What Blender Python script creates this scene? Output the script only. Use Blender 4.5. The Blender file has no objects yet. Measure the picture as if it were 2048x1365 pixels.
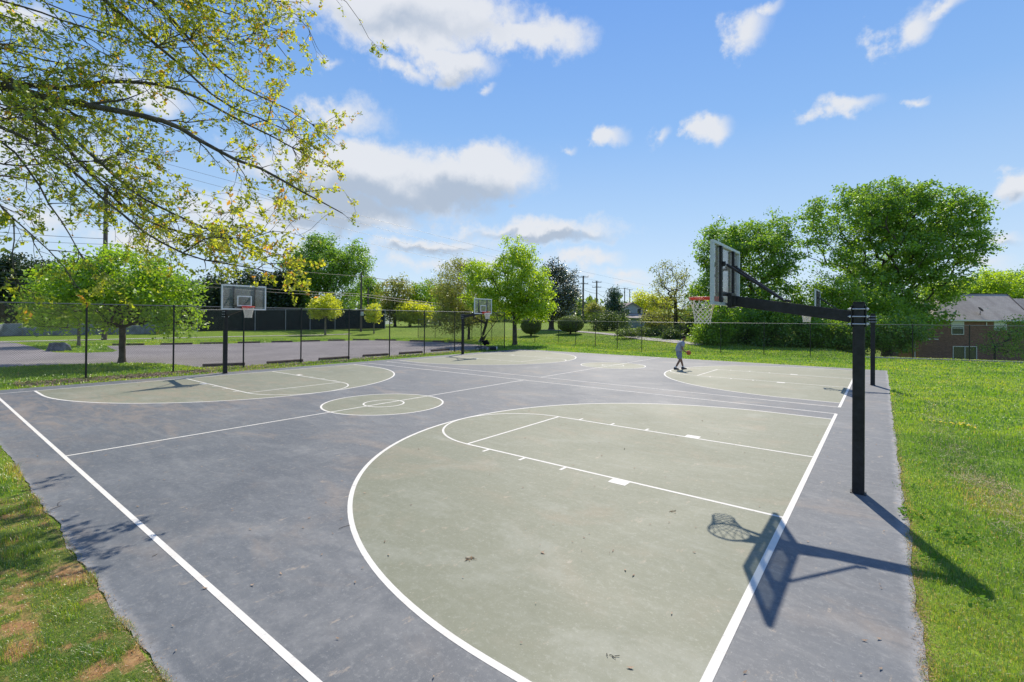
import bpy, bmesh, math, random
import numpy as np
from mathutils import Vector, Matrix
from mathutils.geometry import tessellate_polygon

scene = bpy.context.scene
COL = scene.collection
rad = math.radians

# ------------------------------------------------------------------ camera
CAM = np.array([1.0037, -9.0734, 2.6531])
YAW, PITCH, ROLL, FPX, PPY = -0.6621, 0.0052, 0.0079, 947.84, 631.2
_c, _s = math.cos(YAW), math.sin(YAW)
FW = np.array([_s * math.cos(PITCH), _c * math.cos(PITCH), math.sin(PITCH)])
_r = np.array([_c, -_s, 0.0])
_u = np.cross(_r, FW)
RT = math.cos(ROLL) * _r + math.sin(ROLL) * _u
UP = -math.sin(ROLL) * _r + math.cos(ROLL) * _u
cam_data = bpy.data.cameras.new("camera")
cam = bpy.data.objects.new("camera", cam_data)
COL.objects.link(cam)
M = Matrix.Identity(4)
for i in range(3):
    M[i][0], M[i][1], M[i][2], M[i][3] = RT[i], UP[i], -FW[i], CAM[i]
cam.matrix_world = M
cam_data.sensor_width = 36
cam_data.lens = FPX / 2048 * 36
cam_data.shift_y = -(682.5 - PPY) / 2048
cam_data.clip_start = 0.05
cam_data.clip_end = 3000
scene.camera = cam

# ------------------------------------------------------------------ light
SUN_EL = rad(46.0)
SUN_AZ = rad(-22.2)          # direction towards the sun, clockwise from +Y
sun_dir = Vector((math.sin(SUN_AZ) * math.cos(SUN_EL), math.cos(SUN_AZ) * math.cos(SUN_EL), math.sin(SUN_EL)))
sd = bpy.data.lights.new("sun", 'SUN')
sd.energy = 5.0
sd.angle = rad(0.53)
sd.color = (1.0, 0.91, 0.78)
sun = bpy.data.objects.new("sun", sd)
COL.objects.link(sun)
sun.rotation_euler = (-sun_dir).to_track_quat('-Z', 'Y').to_euler()

scene.view_settings.view_transform = 'Standard'
scene.view_settings.look = 'None'
scene.view_settings.exposure = 0.2
scene.view_settings.gamma = 1.0
try:
    scene.view_settings.use_curve_mapping = False
except Exception:
    pass


def ray(u, v):
    return FW + (u - 1024) / FPX * RT - (v - PPY) / FPX * UP


def azel(u, v):
    d = ray(u, v)
    d = d / np.linalg.norm(d)
    return math.atan2(d[0], d[1]), math.asin(d[2])


world = bpy.data.worlds.new("World")
scene.world = world
world.use_nodes = True
wt = world.node_tree
wn, wl = wt.nodes, wt.links
wn.clear()


def WN(t, **k):
    n = wn.new(t)
    for a, b in k.items():
        setattr(n, a, b)
    return n


def wmath(op, a, b=None, c=None, clamp=False):
    n = WN('ShaderNodeMath', operation=op, use_clamp=clamp)
    for i, x in enumerate((a, b, c)):
        if x is None:
            continue
        if isinstance(x, (int, float)):
            n.inputs[i].default_value = x
        else:
            wl.new(x, n.inputs[i])
    return n.outputs[0]


out = WN('ShaderNodeOutputWorld')
bg = WN('ShaderNodeBackground')
sky = WN('ShaderNodeTexSky', sky_type='NISHITA')
sky.sun_disc = False
sky.sun_elevation = SUN_EL
sky.sun_rotation = SUN_AZ
sky.air_density = 1.0
sky.dust_density = 0.2
sky.ozone_density = 4.0
tc = WN('ShaderNodeTexCoord')
SKY_K = 0.12
sepw = WN('ShaderNodeSeparateXYZ')
wl.new(tc.outputs['Generated'], sepw.inputs[0])
az = wmath('ARCTAN2', sepw.outputs[0], sepw.outputs[1])
el = wmath('ARCSINE', sepw.outputs[2])
comb = WN('ShaderNodeCombineXYZ')
wl.new(az, comb.inputs[0])
wl.new(el, comb.inputs[1])
nz = WN('ShaderNodeTexNoise')
nz.inputs['Scale'].default_value = 11
nz.inputs['Detail'].default_value = 7
nz.inputs['Roughness'].default_value = 0.56
wl.new(tc.outputs['Generated'], nz.inputs['Vector'])
warp = WN('ShaderNodeVectorMath', operation='SUBTRACT')
wl.new(nz.outputs['Color'], warp.inputs[0])
warp.inputs[1].default_value = (0.5, 0.5, 0.5)
warps = WN('ShaderNodeVectorMath', operation='MULTIPLY_ADD')
wl.new(warp.outputs[0], warps.inputs[0])
warps.inputs[1].default_value = (0.16, 0.10, 0.0)
wl.new(comb.outputs[0], warps.inputs[2])
P = warps.outputs[0]


def blobs(lst, src):
    acc = None
    for (a0, e0, sa, se, k) in lst:
        m = WN('ShaderNodeVectorMath', operation='MULTIPLY_ADD')
        wl.new(src, m.inputs[0])
        m.inputs[1].default_value = (1 / sa, 1 / se, 0)
        m.inputs[2].default_value = (-a0 / sa, -e0 / se, 0)
        L = WN('ShaderNodeVectorMath', operation='LENGTH')
        wl.new(m.outputs[0], L.inputs[0])
        v = wmath('MULTIPLY_ADD', L.outputs['Value'], -k, k)
        acc = v if acc is None else wmath('MAXIMUM', acc, v)
    return acc


def px(lst):
    o = []
    for (u, v, hw, hh, k) in lst:
        a0, e0 = azel(u, v)
        a1, e1 = azel(u + hw, v)
        a2, e2 = azel(u, v - hh)
        o.append((a0, e0, max(abs(a1 - a0), 0.01), max(abs(e2 - e0), 0.008), k))
    return o


clouds = px([(800, 25, 360, 100, 1.15), (1050, 70, 170, 55, 1.0), (840, 80, 150, 60, .9), (900, 128, 135, 45, 1.0), (800, 140, 70, 30, .7),
             (690, 228, 100, 52, .8), (740, 350, 270, 95, 1.35), (960, 350, 160, 78, 1.2), (860, 380, 200, 80, 1.1), (700, 425, 190, 60, 1.0),
             (540, 430, 200, 60, .9), (1080, 464, 230, 30, .9), (860, 490, 160, 26, .8), (1160, 515, 110, 26, .75), (1230, 548, 90, 18, .6), (900, 530, 220, 26, .5), (620, 505, 160, 30, .6),
             (1222, 272, 48, 34, .9), (1312, 272, 34, 20, .5), (1420, 260, 70, 34, .95), (1690, 218, 110, 24, .8),
             (1840, 198, 34, 16, .6), (1490, 65, 72, 60, .75), (1530, 25, 45, 36, .6), (1810, 55, 95, 55, .8),
             (1880, 20, 60, 34, .7), (2040, 375, 75, 52, .95), (2020, 478, 80, 24, .7), (1955, 455, 32, 18, .6),
             (2000, 525, 100, 28, .5), (40, 10, 120, 50, .7), (290, 180, 130, 50, .75), (200, 330, 170, 70, .45),
             (60, 450, 200, 50, .6), (300, 480, 220, 40, .6), (1245, 562, 60, 13, .5), (660, 122, 45, 18, .5),
             (1128, 292, 26, 14, .45), (1030, 414, 26, 12, .5), (985, 172, 28, 18, .5)])
rr = random.Random(5)
for i in range(16):                       # the sky goes on behind and beside the camera
    clouds.append((rad(rr.uniform(10, 290)), rad(rr.uniform(12, 60)), rad(rr.uniform(7, 18)), rad(rr.uniform(3, 8)), rr.uniform(.7, 1.1)))
for i, c in enumerate(clouds):
    if c[0] > math.pi:
        clouds[i] = (c[0] - 2 * math.pi,) + c[1:]
B = blobs(clouds, P)
nz2 = WN('ShaderNodeTexNoise')
nz2.inputs['Scale'].default_value = 22
nz2.inputs['Detail'].default_value = 8
nz2.inputs['Roughness'].default_value = 0.66
wl.new(tc.outputs['Generated'], nz2.inputs['Vector'])
dens = wmath('ADD', B, wmath('MULTIPLY_ADD', nz2.outputs['Fac'], 1.15, -0.60))
mr = WN('ShaderNodeMapRange', interpolation_type='SMOOTHSTEP')
wl.new(dens, mr.inputs['Value'])
mr.inputs['From Min'].default_value = -0.02
mr.inputs['From Max'].default_value = 0.62
mr.inputs['To Max'].default_value = 0.93
# a faint veil of haze near the horizon
# grey undersides of the thick clouds
G = blobs(px([(720, 400, 260, 62, 1.0), (930, 400, 190, 55, 1.0), (640, 445, 170, 30, .9), (1090, 474, 200, 15, .9),
              (860, 500, 130, 14, .8), (800, 50, 280, 40, .45), (900, 150, 110, 20, .45), (2040, 395, 60, 20, .5), (2020, 492, 80, 14, .7)]), P)
gf = WN('ShaderNodeMapRange', interpolation_type='SMOOTHSTEP')
wl.new(wmath('ADD', G, wmath('MULTIPLY_ADD', nz.outputs['Fac'], 0.5, -0.25)), gf.inputs['Value'])
gf.inputs['From Min'].default_value = 0.0
gf.inputs['From Max'].default_value = 0.6
cmix = WN('ShaderNodeMix', data_type='RGBA')
cmix.inputs['A'].default_value = (0.84, 0.86, 0.90, 1)
cmix.inputs['B'].default_value = (0.47, 0.55, 0.67, 1)
wl.new(gf.outputs[0], cmix.inputs['Factor'])
tint = WN('ShaderNodeMix', data_type='RGBA', blend_type='MULTIPLY')
tint.inputs['Factor'].default_value = 1.0
wl.new(sky.outputs[0], tint.inputs['A'])
tint.inputs['B'].default_value = (SKY_K * 0.80, SKY_K * 0.95, SKY_K * 1.15, 1)
smix = WN('ShaderNodeMix', data_type='RGBA')
wl.new(mr.outputs[0], smix.inputs['Factor'])
grad = WN('ShaderNodeValToRGB')          # clear spring sky: pale at the horizon, blue above
ge = grad.color_ramp.elements
ge[0].position, ge[0].color = 0.0, (0.76, 0.88, 0.97, 1)
ge[1].position, ge[1].color = 1.0, (0.045, 0.15, 0.55, 1)
for pp, cc in ((0.08, (0.66, 0.81, 0.96)), (0.20, (0.48, 0.69, 0.95)), (0.36, (0.29, 0.53, 0.93)), (0.55, (0.18, 0.40, 0.88))):
    x = ge.new(pp)
    x.color = cc + (1,)
wl.new(sepw.outputs[2], grad.inputs[0])
skymix = WN('ShaderNodeMix', data_type='RGBA')
skymix.inputs['Factor'].default_value = 0.84
wl.new(tint.outputs['Result'], skymix.inputs['A'])
wl.new(grad.outputs[0], skymix.inputs['B'])
wl.new(skymix.outputs['Result'], smix.inputs['A'])
wl.new(cmix.outputs['Result'], smix.inputs['B'])
wl.new(smix.outputs['Result'], bg.inputs['Color'])
bg.inputs['Strength'].default_value = 0.84
wl.new(bg.outputs[0], out.inputs['Surface'])

# ------------------------------------------------------------------ terrain and placing helpers
BX, BK = 33.3, 0.27                     # line of the far fence: y = BX + BK x


def ss(a, b, x):
    t = np.clip((np.asarray(x, float) - a) / (b - a), 0, 1)
    return t * t * (3 - 2 * t)


def _flat(u, v, z=0.0):
    d = ray(u, v)
    return CAM + d * ((z - CAM[2]) / d[2])


_p0, _p1 = _flat(100, 682), _flat(600, 671)
_sd = (_p1 - _p0)[:2] / np.linalg.norm((_p1 - _p0)[:2])
_sn = np.array([-_sd[1], _sd[0]])
if _sn @ (_p0[:2] - CAM[:2]) < 0:
    _sn = -_sn


def terrain(x, y):
    x, y = np.asarray(x, float), np.asarray(y, float)
    s1 = (x - _p0[0]) * _sn[0] + (y - _p0[1]) * _sn[1]
    s2 = (y - BX - BK * x) * 0.965
    h = 0.45 * ss(0.8, 5, s1) * ss(-1.0, -4.0, s2 * 0 + (x + 26))
    right = ss(-20, -10, x)
    st_ = 1 + 9 * ss(-14, -24, x)
    m2 = 0.8 * ss(0, 1, (s2 - st_) / 18.0) * ss(-6, -14, x)
    h = np.maximum(h, m2)
    h = h - 2.3 * ss(0.3, 18, s2) * ss(-3, 3, x)
    return h


def gt(u, v):
    z = 0.0
    for _ in range(30):
        p = _flat(u, v, z)
        z = 0.6 * z + 0.4 * float(terrain(p[0], p[1]))
    return np.array([p[0], p[1], z])


def at(u, depth, v=None):
    """point seen at column u at this distance; on the ground when v is None"""
    vv = 640.0 if v is None else v
    p = CAM + ray(u, vv) * depth
    if v is None:
        p[2] = float(terrain(p[0], p[1]))
    return p


# ------------------------------------------------------------------ materials
MATS = {}


class NT:
    def __init__(self, name):
        self.m = bpy.data.materials.new(name)
        self.m.use_nodes = True
        self.t = self.m.node_tree
        self.n, self.l = self.t.nodes, self.t.links
        self.n.clear()
        self.out = self.n.new('ShaderNodeOutputMaterial')
        self.tc = self.n.new('ShaderNodeTexCoord')
        self.geo = self.n.new('ShaderNodeNewGeometry')
        self.pos = self.geo.outputs['Position']

    def node(self, t, **k):
        n = self.n.new(t)
        for a, b in k.items():
            setattr(n, a, b)
        return n

    def noise(self, scale, detail=4, rough=0.55, src=None, stretch=None, rot=0.0, dist=0.0):
        n = self.node('ShaderNodeTexNoise')
        n.inputs['Scale'].default_value = scale
        n.inputs['Detail'].default_value = detail
        n.inputs['Roughness'].default_value = rough
        n.inputs['Distortion'].default_value = dist
        s = src or self.pos
        if stretch or rot:
            mp = self.node('ShaderNodeMapping')
            mp.inputs['Rotation'].default_value = (0, 0, rot)
            mp.inputs['Scale'].default_value = stretch or (1, 1, 1)
            self.l.new(s, mp.inputs['Vector'])
            s = mp.outputs[0]
        self.l.new(s, n.inputs['Vector'])
        return n.outputs['Fac']

    def ramp(self, src, a, b, lo=0.0, hi=1.0):
        n = self.node('ShaderNodeMapRange', interpolation_type='SMOOTHSTEP')
        self.l.new(src, n.inputs['Value'])
        n.inputs['From Min'].default_value = a
        n.inputs['From Max'].default_value = b
        n.inputs['To Min'].default_value = lo
        n.inputs['To Max'].default_value = hi
        return n.outputs[0]

    def math(self, op, a, b=None):
        n = self.node('ShaderNodeMath', operation=op)
        for i, x in enumerate((a, b)):
            if x is None:
                continue
            if isinstance(x, (int, float)):
                n.inputs[i].default_value = x
            else:
                self.l.new(x, n.inputs[i])
        return n.outputs[0]

    def mix(self, f, a, b, blend='MIX'):
        n = self.node('ShaderNodeMix', data_type='RGBA', blend_type=blend)
        for key, x in (('Factor', f), ('A', a), ('B', b)):
            if isinstance(x, (int, float)):
                n.inputs[key].default_value = x
            elif isinstance(x, tuple):
                n.inputs[key].default_value = x + (1,) if len(x) == 3 else x
            else:
                self.l.new(x, n.inputs[key])
        return n.outputs['Result']

    def bsdf(self, col, rough=0.7, metal=0.0, spec=0.5, bump=None, bstr=0.2, bdist=0.01, trans=0.0, alpha=None):
        b = self.node('ShaderNodeBsdfPrincipled')
        if isinstance(col, tuple):
            b.inputs['Base Color'].default_value = col + (1,)
        else:
            self.l.new(col, b.inputs['Base Color'])
        if isinstance(rough, (int, float)):
            b.inputs['Roughness'].default_value = rough
        else:
            self.l.new(rough, b.inputs['Roughness'])
        b.inputs['Metallic'].default_value = metal
        b.inputs['Specular IOR Level'].default_value = spec
        b.inputs['Transmission Weight'].default_value = trans
        if bump is not None:
            bp = self.node('ShaderNodeBump')
            bp.inputs['Strength'].default_value = bstr
            bp.inputs['Distance'].default_value = bdist
            self.l.new(bump, bp.inputs['Height'])
            self.l.new(bp.outputs[0], b.inputs['Normal'])
        self.b = b
        self.l.new(b.outputs[0], self.out.inputs['Surface'])
        return self.m


def simple(name, col, rough=0.6, metal=0.0, spec=0.5, var=0.15, scale=6, bump=0.0, objspace=True):
    if name in MATS:
        return MATS[name]
    t = NT(name)
    src = t.tc.outputs['Object'] if objspace else t.pos
    f = t.noise(scale, 5, 0.6, src)
    g = t.noise(scale * 9, 3, 0.6, src)
    dk = tuple(c * (1 - var) for c in col)
    lt = tuple(min(1, c * (1 + var)) for c in col)
    c = t.mix(t.ramp(f, 0.3, 0.7), dk, lt)
    c = t.mix(t.ramp(g, 0.35, 0.7, 0, 0.35), c, tuple(x * (1 - var * 1.5) for x in col))
    t.bsdf(c, rough, metal, spec, g if bump else None, bump, 0.01)
    MATS[name] = t.m
    return t.m


def foliage(name, dark, light, accent=None, tr=0.5, gloss=0.06):
    """leaf material: colour by the leaf's own tint attribute, light passes through"""
    if name in MATS:
        return MATS[name]
    t = NT(name)
    a = t.node('ShaderNodeAttribute', attribute_name='tint')
    fac = a.outputs['Fac']
    cr = t.node('ShaderNodeValToRGB')
    e = cr.color_ramp.elements
    e[0].position, e[0].color = 0.0, dark + (1,)
    e[1].position, e[1].color = 0.8 if accent else 1.0, light + (1,)
    if accent:
        x = e.new(0.9)
        x.color = accent + (1,)
    t.l.new(fac, cr.inputs[0])
    d = t.node('ShaderNodeBsdfDiffuse')
    tl = t.node('ShaderNodeBsdfTranslucent')
    gl = t.node('ShaderNodeBsdfGlossy')
    gl.inputs['Roughness'].default_value = 0.45
    gl.inputs['Color'].default_value = (0.9, 0.95, 0.9, 1)
    t.l.new(cr.outputs[0], d.inputs['Color'])
    br = t.mix(1.0, cr.outputs[0], (2.3, 2.1, 0.9), 'MULTIPLY')
    t.l.new(br, tl.inputs['Color'])
    m1 = t.node('ShaderNodeMixShader')
    m1.inputs[0].default_value = tr
    t.l.new(d.outputs[0], m1.inputs[1])
    t.l.new(tl.outputs[0], m1.inputs[2])
    m2 = t.node('ShaderNodeMixShader')
    m2.inputs[0].default_value = gloss
    t.l.new(m1.outputs[0], m2.inputs[1])
    t.l.new(gl.outputs[0], m2.inputs[2])
    t.l.new(m2.outputs[0], t.out.inputs['Surface'])
    MATS[name] = t.m
    return t.m


XRIM, YRIM = 1.24, -7.86


def court_mat(name, base, dark, pale, tan, amt):
    t = NT(name)
    big = t.noise(0.28, 5, 0.6, dist=0.6)
    st1 = t.noise(1.1, 6, 0.62, stretch=(1, 4.5, 1), rot=rad(-38), dist=0.4)
    st2 = t.noise(1.7, 5, 0.6, stretch=(3.6, 1, 1), rot=rad(12), dist=0.5)
    fine = t.noise(9, 6, 0.7)
    grit = t.noise(140, 2, 0.6)
    dustb = t.noise(0.5, 4, 0.55, stretch=(1, 1.6, 1), dist=1.0)
    c = t.mix(t.ramp(big, 0.3, 0.7), dark, base)
    c = t.mix(t.ramp(st1, 0.45, 0.80, 0, 0.38 * amt), c, pale)
    c = t.mix(t.ramp(st2, 0.50, 0.85, 0, 0.28 * amt), c, pale)
    c = t.mix(t.ramp(dustb, 0.52, 0.74, 0, 0.5 * amt), c, tan)
    md = t.noise(3.2, 7, 0.68, stretch=(1, 2.0, 1), rot=rad(-20), dist=0.6)
    c = t.mix(t.ramp(md, 0.42, 0.62, 0.0, 0.45 * amt), dark, c) if False else t.mix(t.ramp(md, 0.50, 0.36, 0, 0.5), c, dark)
    # tan wash where the runoff dries, across the left of the near court
    sp = t.node('ShaderNodeSeparateXYZ')
    t.l.new(t.pos, sp.inputs[0])
    wash = t.math('MULTIPLY', t.ramp(sp.outputs[0], -10.0, -16.5, 0, 1), t.ramp(sp.outputs[0], -22.5, -19.0, 0, 1))
    wash = t.math('MULTIPLY', wash, t.ramp(t.noise(0.7, 6, .65, stretch=(1, 3.5, 1), rot=rad(-70), dist=1.2), 0.40, 0.66, 0, 0.75))
    c = t.mix(t.math('MULTIPLY', wash, t.ramp(sp.outputs[1], 2.5, -3.5, 0, 1)), c, tan)
    # chalky bloom in soft irregular patches
    bl = t.noise(0.42, 7, 0.66, stretch=(1, 1.5, 1), rot=rad(-30), dist=1.6)
    bl2 = t.noise(1.3, 7, 0.7, dist=1.0)
    c = t.mix(t.math('MULTIPLY', t.ramp(bl, 0.50, 0.68, 0, 0.6), t.ramp(bl2, 0.35, 0.65, 0.25, 1)), c, pale)
    dk2 = t.noise(0.33, 6, 0.62, dist=1.8)
    c = t.mix(t.ramp(dk2, 0.54, 0.70, 0, 0.55), c, dark)
    # worn grey rim
    rim_ = t.math('MAXIMUM', t.ramp(t.math('ADD', sp.outputs[0], t.math('MULTIPLY', bl2, 0.16)), XRIM - .02, XRIM + .10), t.ramp(t.math('SUBTRACT', sp.outputs[1], t.math('MULTIPLY', bl2, 0.16)), YRIM + .02, YRIM - .10))
    c = t.mix(t.math('MULTIPLY', rim_, t.ramp(t.noise(7, 6, .75), .35, .6, .1, .8)), c, (0.34, 0.34, 0.335))
    # small scuffs and pale flecks
    v = t.noise(6.5, 8, 0.8, stretch=(1, 1.7, 1), rot=rad(20))
    c = t.mix(t.ramp(v, 0.565, 0.70, 0, 0.6), c, tuple(min(1, x * 1.25) for x in pale))
    v2 = t.noise(2.6, 7, 0.75, stretch=(2.2, 1, 1), rot=rad(-30))
    c = t.mix(t.ramp(v2, 0.59, 0.69, 0, 0.65), c, (0.42, 0.34, 0.25))
    c = t.mix(t.ramp(fine, 0.3, 0.7, 0, 0.22), c, dark)
    sp2 = t.noise(34, 3, 0.8)
    c = t.mix(t.ramp(sp2, 0.58, 0.72, 0, 0.6), c, tuple(min(1, x * 1.3) for x in pale))
    c = t.mix(t.ramp(sp2, 0.38, 0.28, 0, 0.45), c, dark)
    mott = t.noise(14, 5, 0.75)
    c = t.mix(t.ramp(mott, 0.50, 0.70, 0, 0.5), c, pale)
    c = t.mix(t.ramp(mott, 0.46, 0.30, 0, 0.4), c, dark)
    c = t.mix(t.ramp(grit, 0.35, 0.75, 0, 0.16), c, pale)
    t.bsdf(c, t.ramp(big, 0.3, 0.7, 0.58, 0.74), 0, 0.32, grit, 0.3, 0.003)
    MATS[name] = t.m
    return t.m


M_blue = court_mat('court_blue_paint', (0.138, 0.151, 0.163), (0.086, 0.097, 0.110), (0.240, 0.244, 0.238), (0.270, 0.215, 0.165), 1.15)
M_green = court_mat('court_green_paint', (0.218, 0.224, 0.156), (0.160, 0.170, 0.112), (0.290, 0.298, 0.240), (0.290, 0.235, 0.160), 1.1)


def line_mat():
    t = NT('white_line_paint')
    f = t.noise(3, 6, 0.7)
    g = t.noise(40, 4, 0.7)
    c = t.mix(t.ramp(f, 0.4, 0.75, 0, 0.5), (0.70, 0.68, 0.62), (0.54, 0.51, 0.44))
    c = t.mix(t.ramp(g, 0.55, 0.75, 0, 0.45), c, (0.42, 0.42, 0.40))
    w2 = t.noise(9, 7, 0.8)
    c = t.mix(t.ramp(w2, 0.56, 0.68, 0, 0.55), c, (0.34, 0.34, 0.32))
    return t.bsdf(c, 0.75, 0, 0.3, g, 0.2, 0.002)


M_line = line_mat()


def asphalt_mat():
    t = NT('parking_asphalt')
    a = t.noise(0.25, 5, 0.6, dist=0.4)
    b = t.noise(60, 3, 0.7)
    s = t.noise(0.8, 5, 0.6, stretch=(1, 5, 1), rot=rad(10))
    c = t.mix(t.ramp(a, 0.3, 0.7), (0.19, 0.175, 0.175), (0.26, 0.24, 0.235))
    c = t.mix(t.ramp(s, 0.5, 0.75, 0, 0.4), c, (0.16, 0.15, 0.155))
    c = t.mix(t.ramp(b, 0.4, 0.7, 0, 0.35), c, (0.12, 0.11, 0.11))
    return t.bsdf(c, 0.9, 0, 0.3, b, 0.4, 0.005)


M_asphalt = asphalt_mat()


def ground_mat():
    t = NT('lawn_ground')
    a = t.noise(0.12, 5, 0.6, dist=0.5)
    b = t.noise(0.9, 6, 0.65)
    c2 = t.noise(14, 4, 0.7)
    d = t.noise(0.35, 5, 0.6, stretch=(1, 3, 1), rot=rad(-25))
    c = t.mix(t.ramp(a, 0.3, 0.7), (0.170, 0.285, 0.024), (0.245, 0.335, 0.036))
    c = t.mix(t.ramp(b, 0.35, 0.7, 0, 0.6), c, (0.130, 0.220, 0.016))
    c = t.mix(t.ramp(d, 0.6, 0.75, 0, 0.5), c, (0.25, 0.21, 0.08))
    c = t.mix(t.ramp(c2, 0.3, 0.7, 0, 0.5), c, (0.075, 0.11, 0.018))
    return t.bsdf(c, 0.95, 0, 0.15, c2, 0.6, 0.03)


M_ground = ground_mat()
M_soil = simple('bare_soil', (0.30, 0.19, 0.11), 0.95, 0, 0.2, 0.3, 3, 0.5, False)
M_conc = simple('pale_concrete', (0.42, 0.39, 0.36), 0.9, 0, 0.3, 0.15, 2, 0.2, False)
M_black = simple('black_powder_coat', (0.016, 0.016, 0.019), 0.5, 0, 0.4, 0.55, 9, 0.3)
M_blackfence = simple('black_vinyl_fence', (0.013, 0.014, 0.015), 0.45, 0, 0.5, 0.2, 8)
M_wirefence = simple('black_vinyl_wire', (0.014, 0.015, 0.016), 0.5, 0, 0.35, 0.2, 8)
M_rail = simple('dull_grey_rail', (0.16, 0.165, 0.16), 0.5, 0.2, 0.5, 0.2, 8)
M_steel = simple('zinc_steel', (0.62, 0.64, 0.66), 0.35, 0.7, 0.5, 0.1, 20)
M_alu = simple('grey_aluminium_frame', (0.52, 0.56, 0.57), 0.45, 0.15, 0.5, 0.08, 12)
M_white = simple('white_paint', (0.80, 0.80, 0.79), 0.5, 0, 0.4, 0.05, 10)
M_red = simple('orange_red_rim', (0.80, 0.060, 0.030), 0.4, 0, 0.5, 0.1, 10)
M_net = simple('white_net_cord', (0.82, 0.77, 0.68), 0.9, 0, 0.2, 0.12, 30)
M_bark = simple('grey_brown_bark', (0.085, 0.072, 0.060), 0.9, 0, 0.2, 0.4, 5, 0.6)
M_barkoak = simple('oak_bark', (0.115, 0.098, 0.076), 0.9, 0, 0.2, 0.4, 5, 0.6)
M_barklight = simple('light_bark', (0.20, 0.17, 0.14), 0.9, 0, 0.2, 0.35, 5, 0.6)
M_timber = simple('weathered_timber', (0.13, 0.10, 0.08), 0.9, 0, 0.2, 0.35, 4, 0.5)
M_polewood = simple('utility_pole_wood', (0.12, 0.10, 0.09), 0.9, 0, 0.2, 0.3, 3, 0.4)
M_wire = simple('overhead_cable', (0.05, 0.05, 0.055), 0.5, 0, 0.4, 0.1, 3)
M_stone = simple('boulder_stone', (0.16, 0.17, 0.19), 0.9, 0, 0.3, 0.4, 3, 0.8)


def glass_mat():
    """clear plastic sheet: see-through face on, mirror-like and dim at a slant"""
    t = NT('clear_backboard_glass')
    lw = t.node('ShaderNodeLayerWeight')
    lw.inputs['Blend'].default_value = 0.5
    fc = lw.outputs['Facing']
    tr = t.node('ShaderNodeBsdfTransparent')
    t.l.new(t.mix(t.math('POWER', fc, 3.0), (0.88, 0.905, 0.905), (0.42, 0.46, 0.47)), tr.inputs['Color'])
    gl = t.node('ShaderNodeBsdfGlossy')
    gl.inputs['Roughness'].default_value = 0.06
    tl = t.node('ShaderNodeBsdfTranslucent')
    tl.inputs['Color'].default_value = (0.75, 0.78, 0.78, 1)
    m0 = t.node('ShaderNodeMixShader')
    m0.inputs[0].default_value = 0.10
    t.l.new(tr.outputs[0], m0.inputs[1])
    t.l.new(tl.outputs[0], m0.inputs[2])
    m = t.node('ShaderNodeMixShader')
    t.l.new(t.math('ADD', t.math('MULTIPLY', t.math('POWER', fc, 4.5), 0.9), 0.035), m.inputs[0])
    t.l.new(m0.outputs[0], m.inputs[1])
    t.l.new(gl.outputs[0], m.inputs[2])
    t.l.new(m.outputs[0], t.out.inputs['Surface'])
    return t.m


M_glass = glass_mat()
M_pane = simple('dark_window_glass', (0.05, 0.06, 0.07), 0.08, 0, 0.8, 0.1, 2)

# ------------------------------------------------------------------ mesh helpers


def link(o, parent=None):
    COL.objects.link(o)
    if parent is not None:
        o.parent = parent
    return o


def empty(name, loc, rz=0.0):
    o = bpy.data.objects.new(name, None)
    o.location = loc
    o.rotation_euler = (0, 0, rz)
    o.empty_display_size = 0.3
    return link(o)


def tag(o, label=None, cat=None, group=None, kind=None):
    if label:
        o['label'] = label
    if cat:
        o['category'] = cat
    if group:
        o['group'] = group
    if kind:
        o['kind'] = kind
    return o


def np_mesh(name, V, Fc, mat, parent=None, tint=None, smooth=False):
    """V (n,3); Fc (m,k) all faces with k corners"""
    V = np.asarray(V, np.float32).reshape(-1, 3)
    Fc = np.asarray(Fc, np.int32)
    m, k = Fc.shape
    me = bpy.data.meshes.new(name)
    me.vertices.add(len(V))
    me.vertices.foreach_set('co', V.ravel())
    me.loops.add(m * k)
    me.loops.foreach_set('vertex_index', Fc.ravel())
    me.polygons.add(m)
    me.polygons.foreach_set('loop_start', np.arange(0, m * k, k, dtype=np.int32))
    me.polygons.foreach_set('loop_total', np.full(m, k, np.int32))
    if smooth:
        me.polygons.foreach_set('use_smooth', np.ones(m, bool))
    me.update(calc_edges=True)
    if tint is not None:
        a = me.attributes.new('tint', 'FLOAT', 'FACE')
        a.data.foreach_set('value', np.asarray(tint, np.float32))
    me.materials.append(mat)
    o = bpy.data.objects.new(name, me)
    return link(o, parent)


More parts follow.
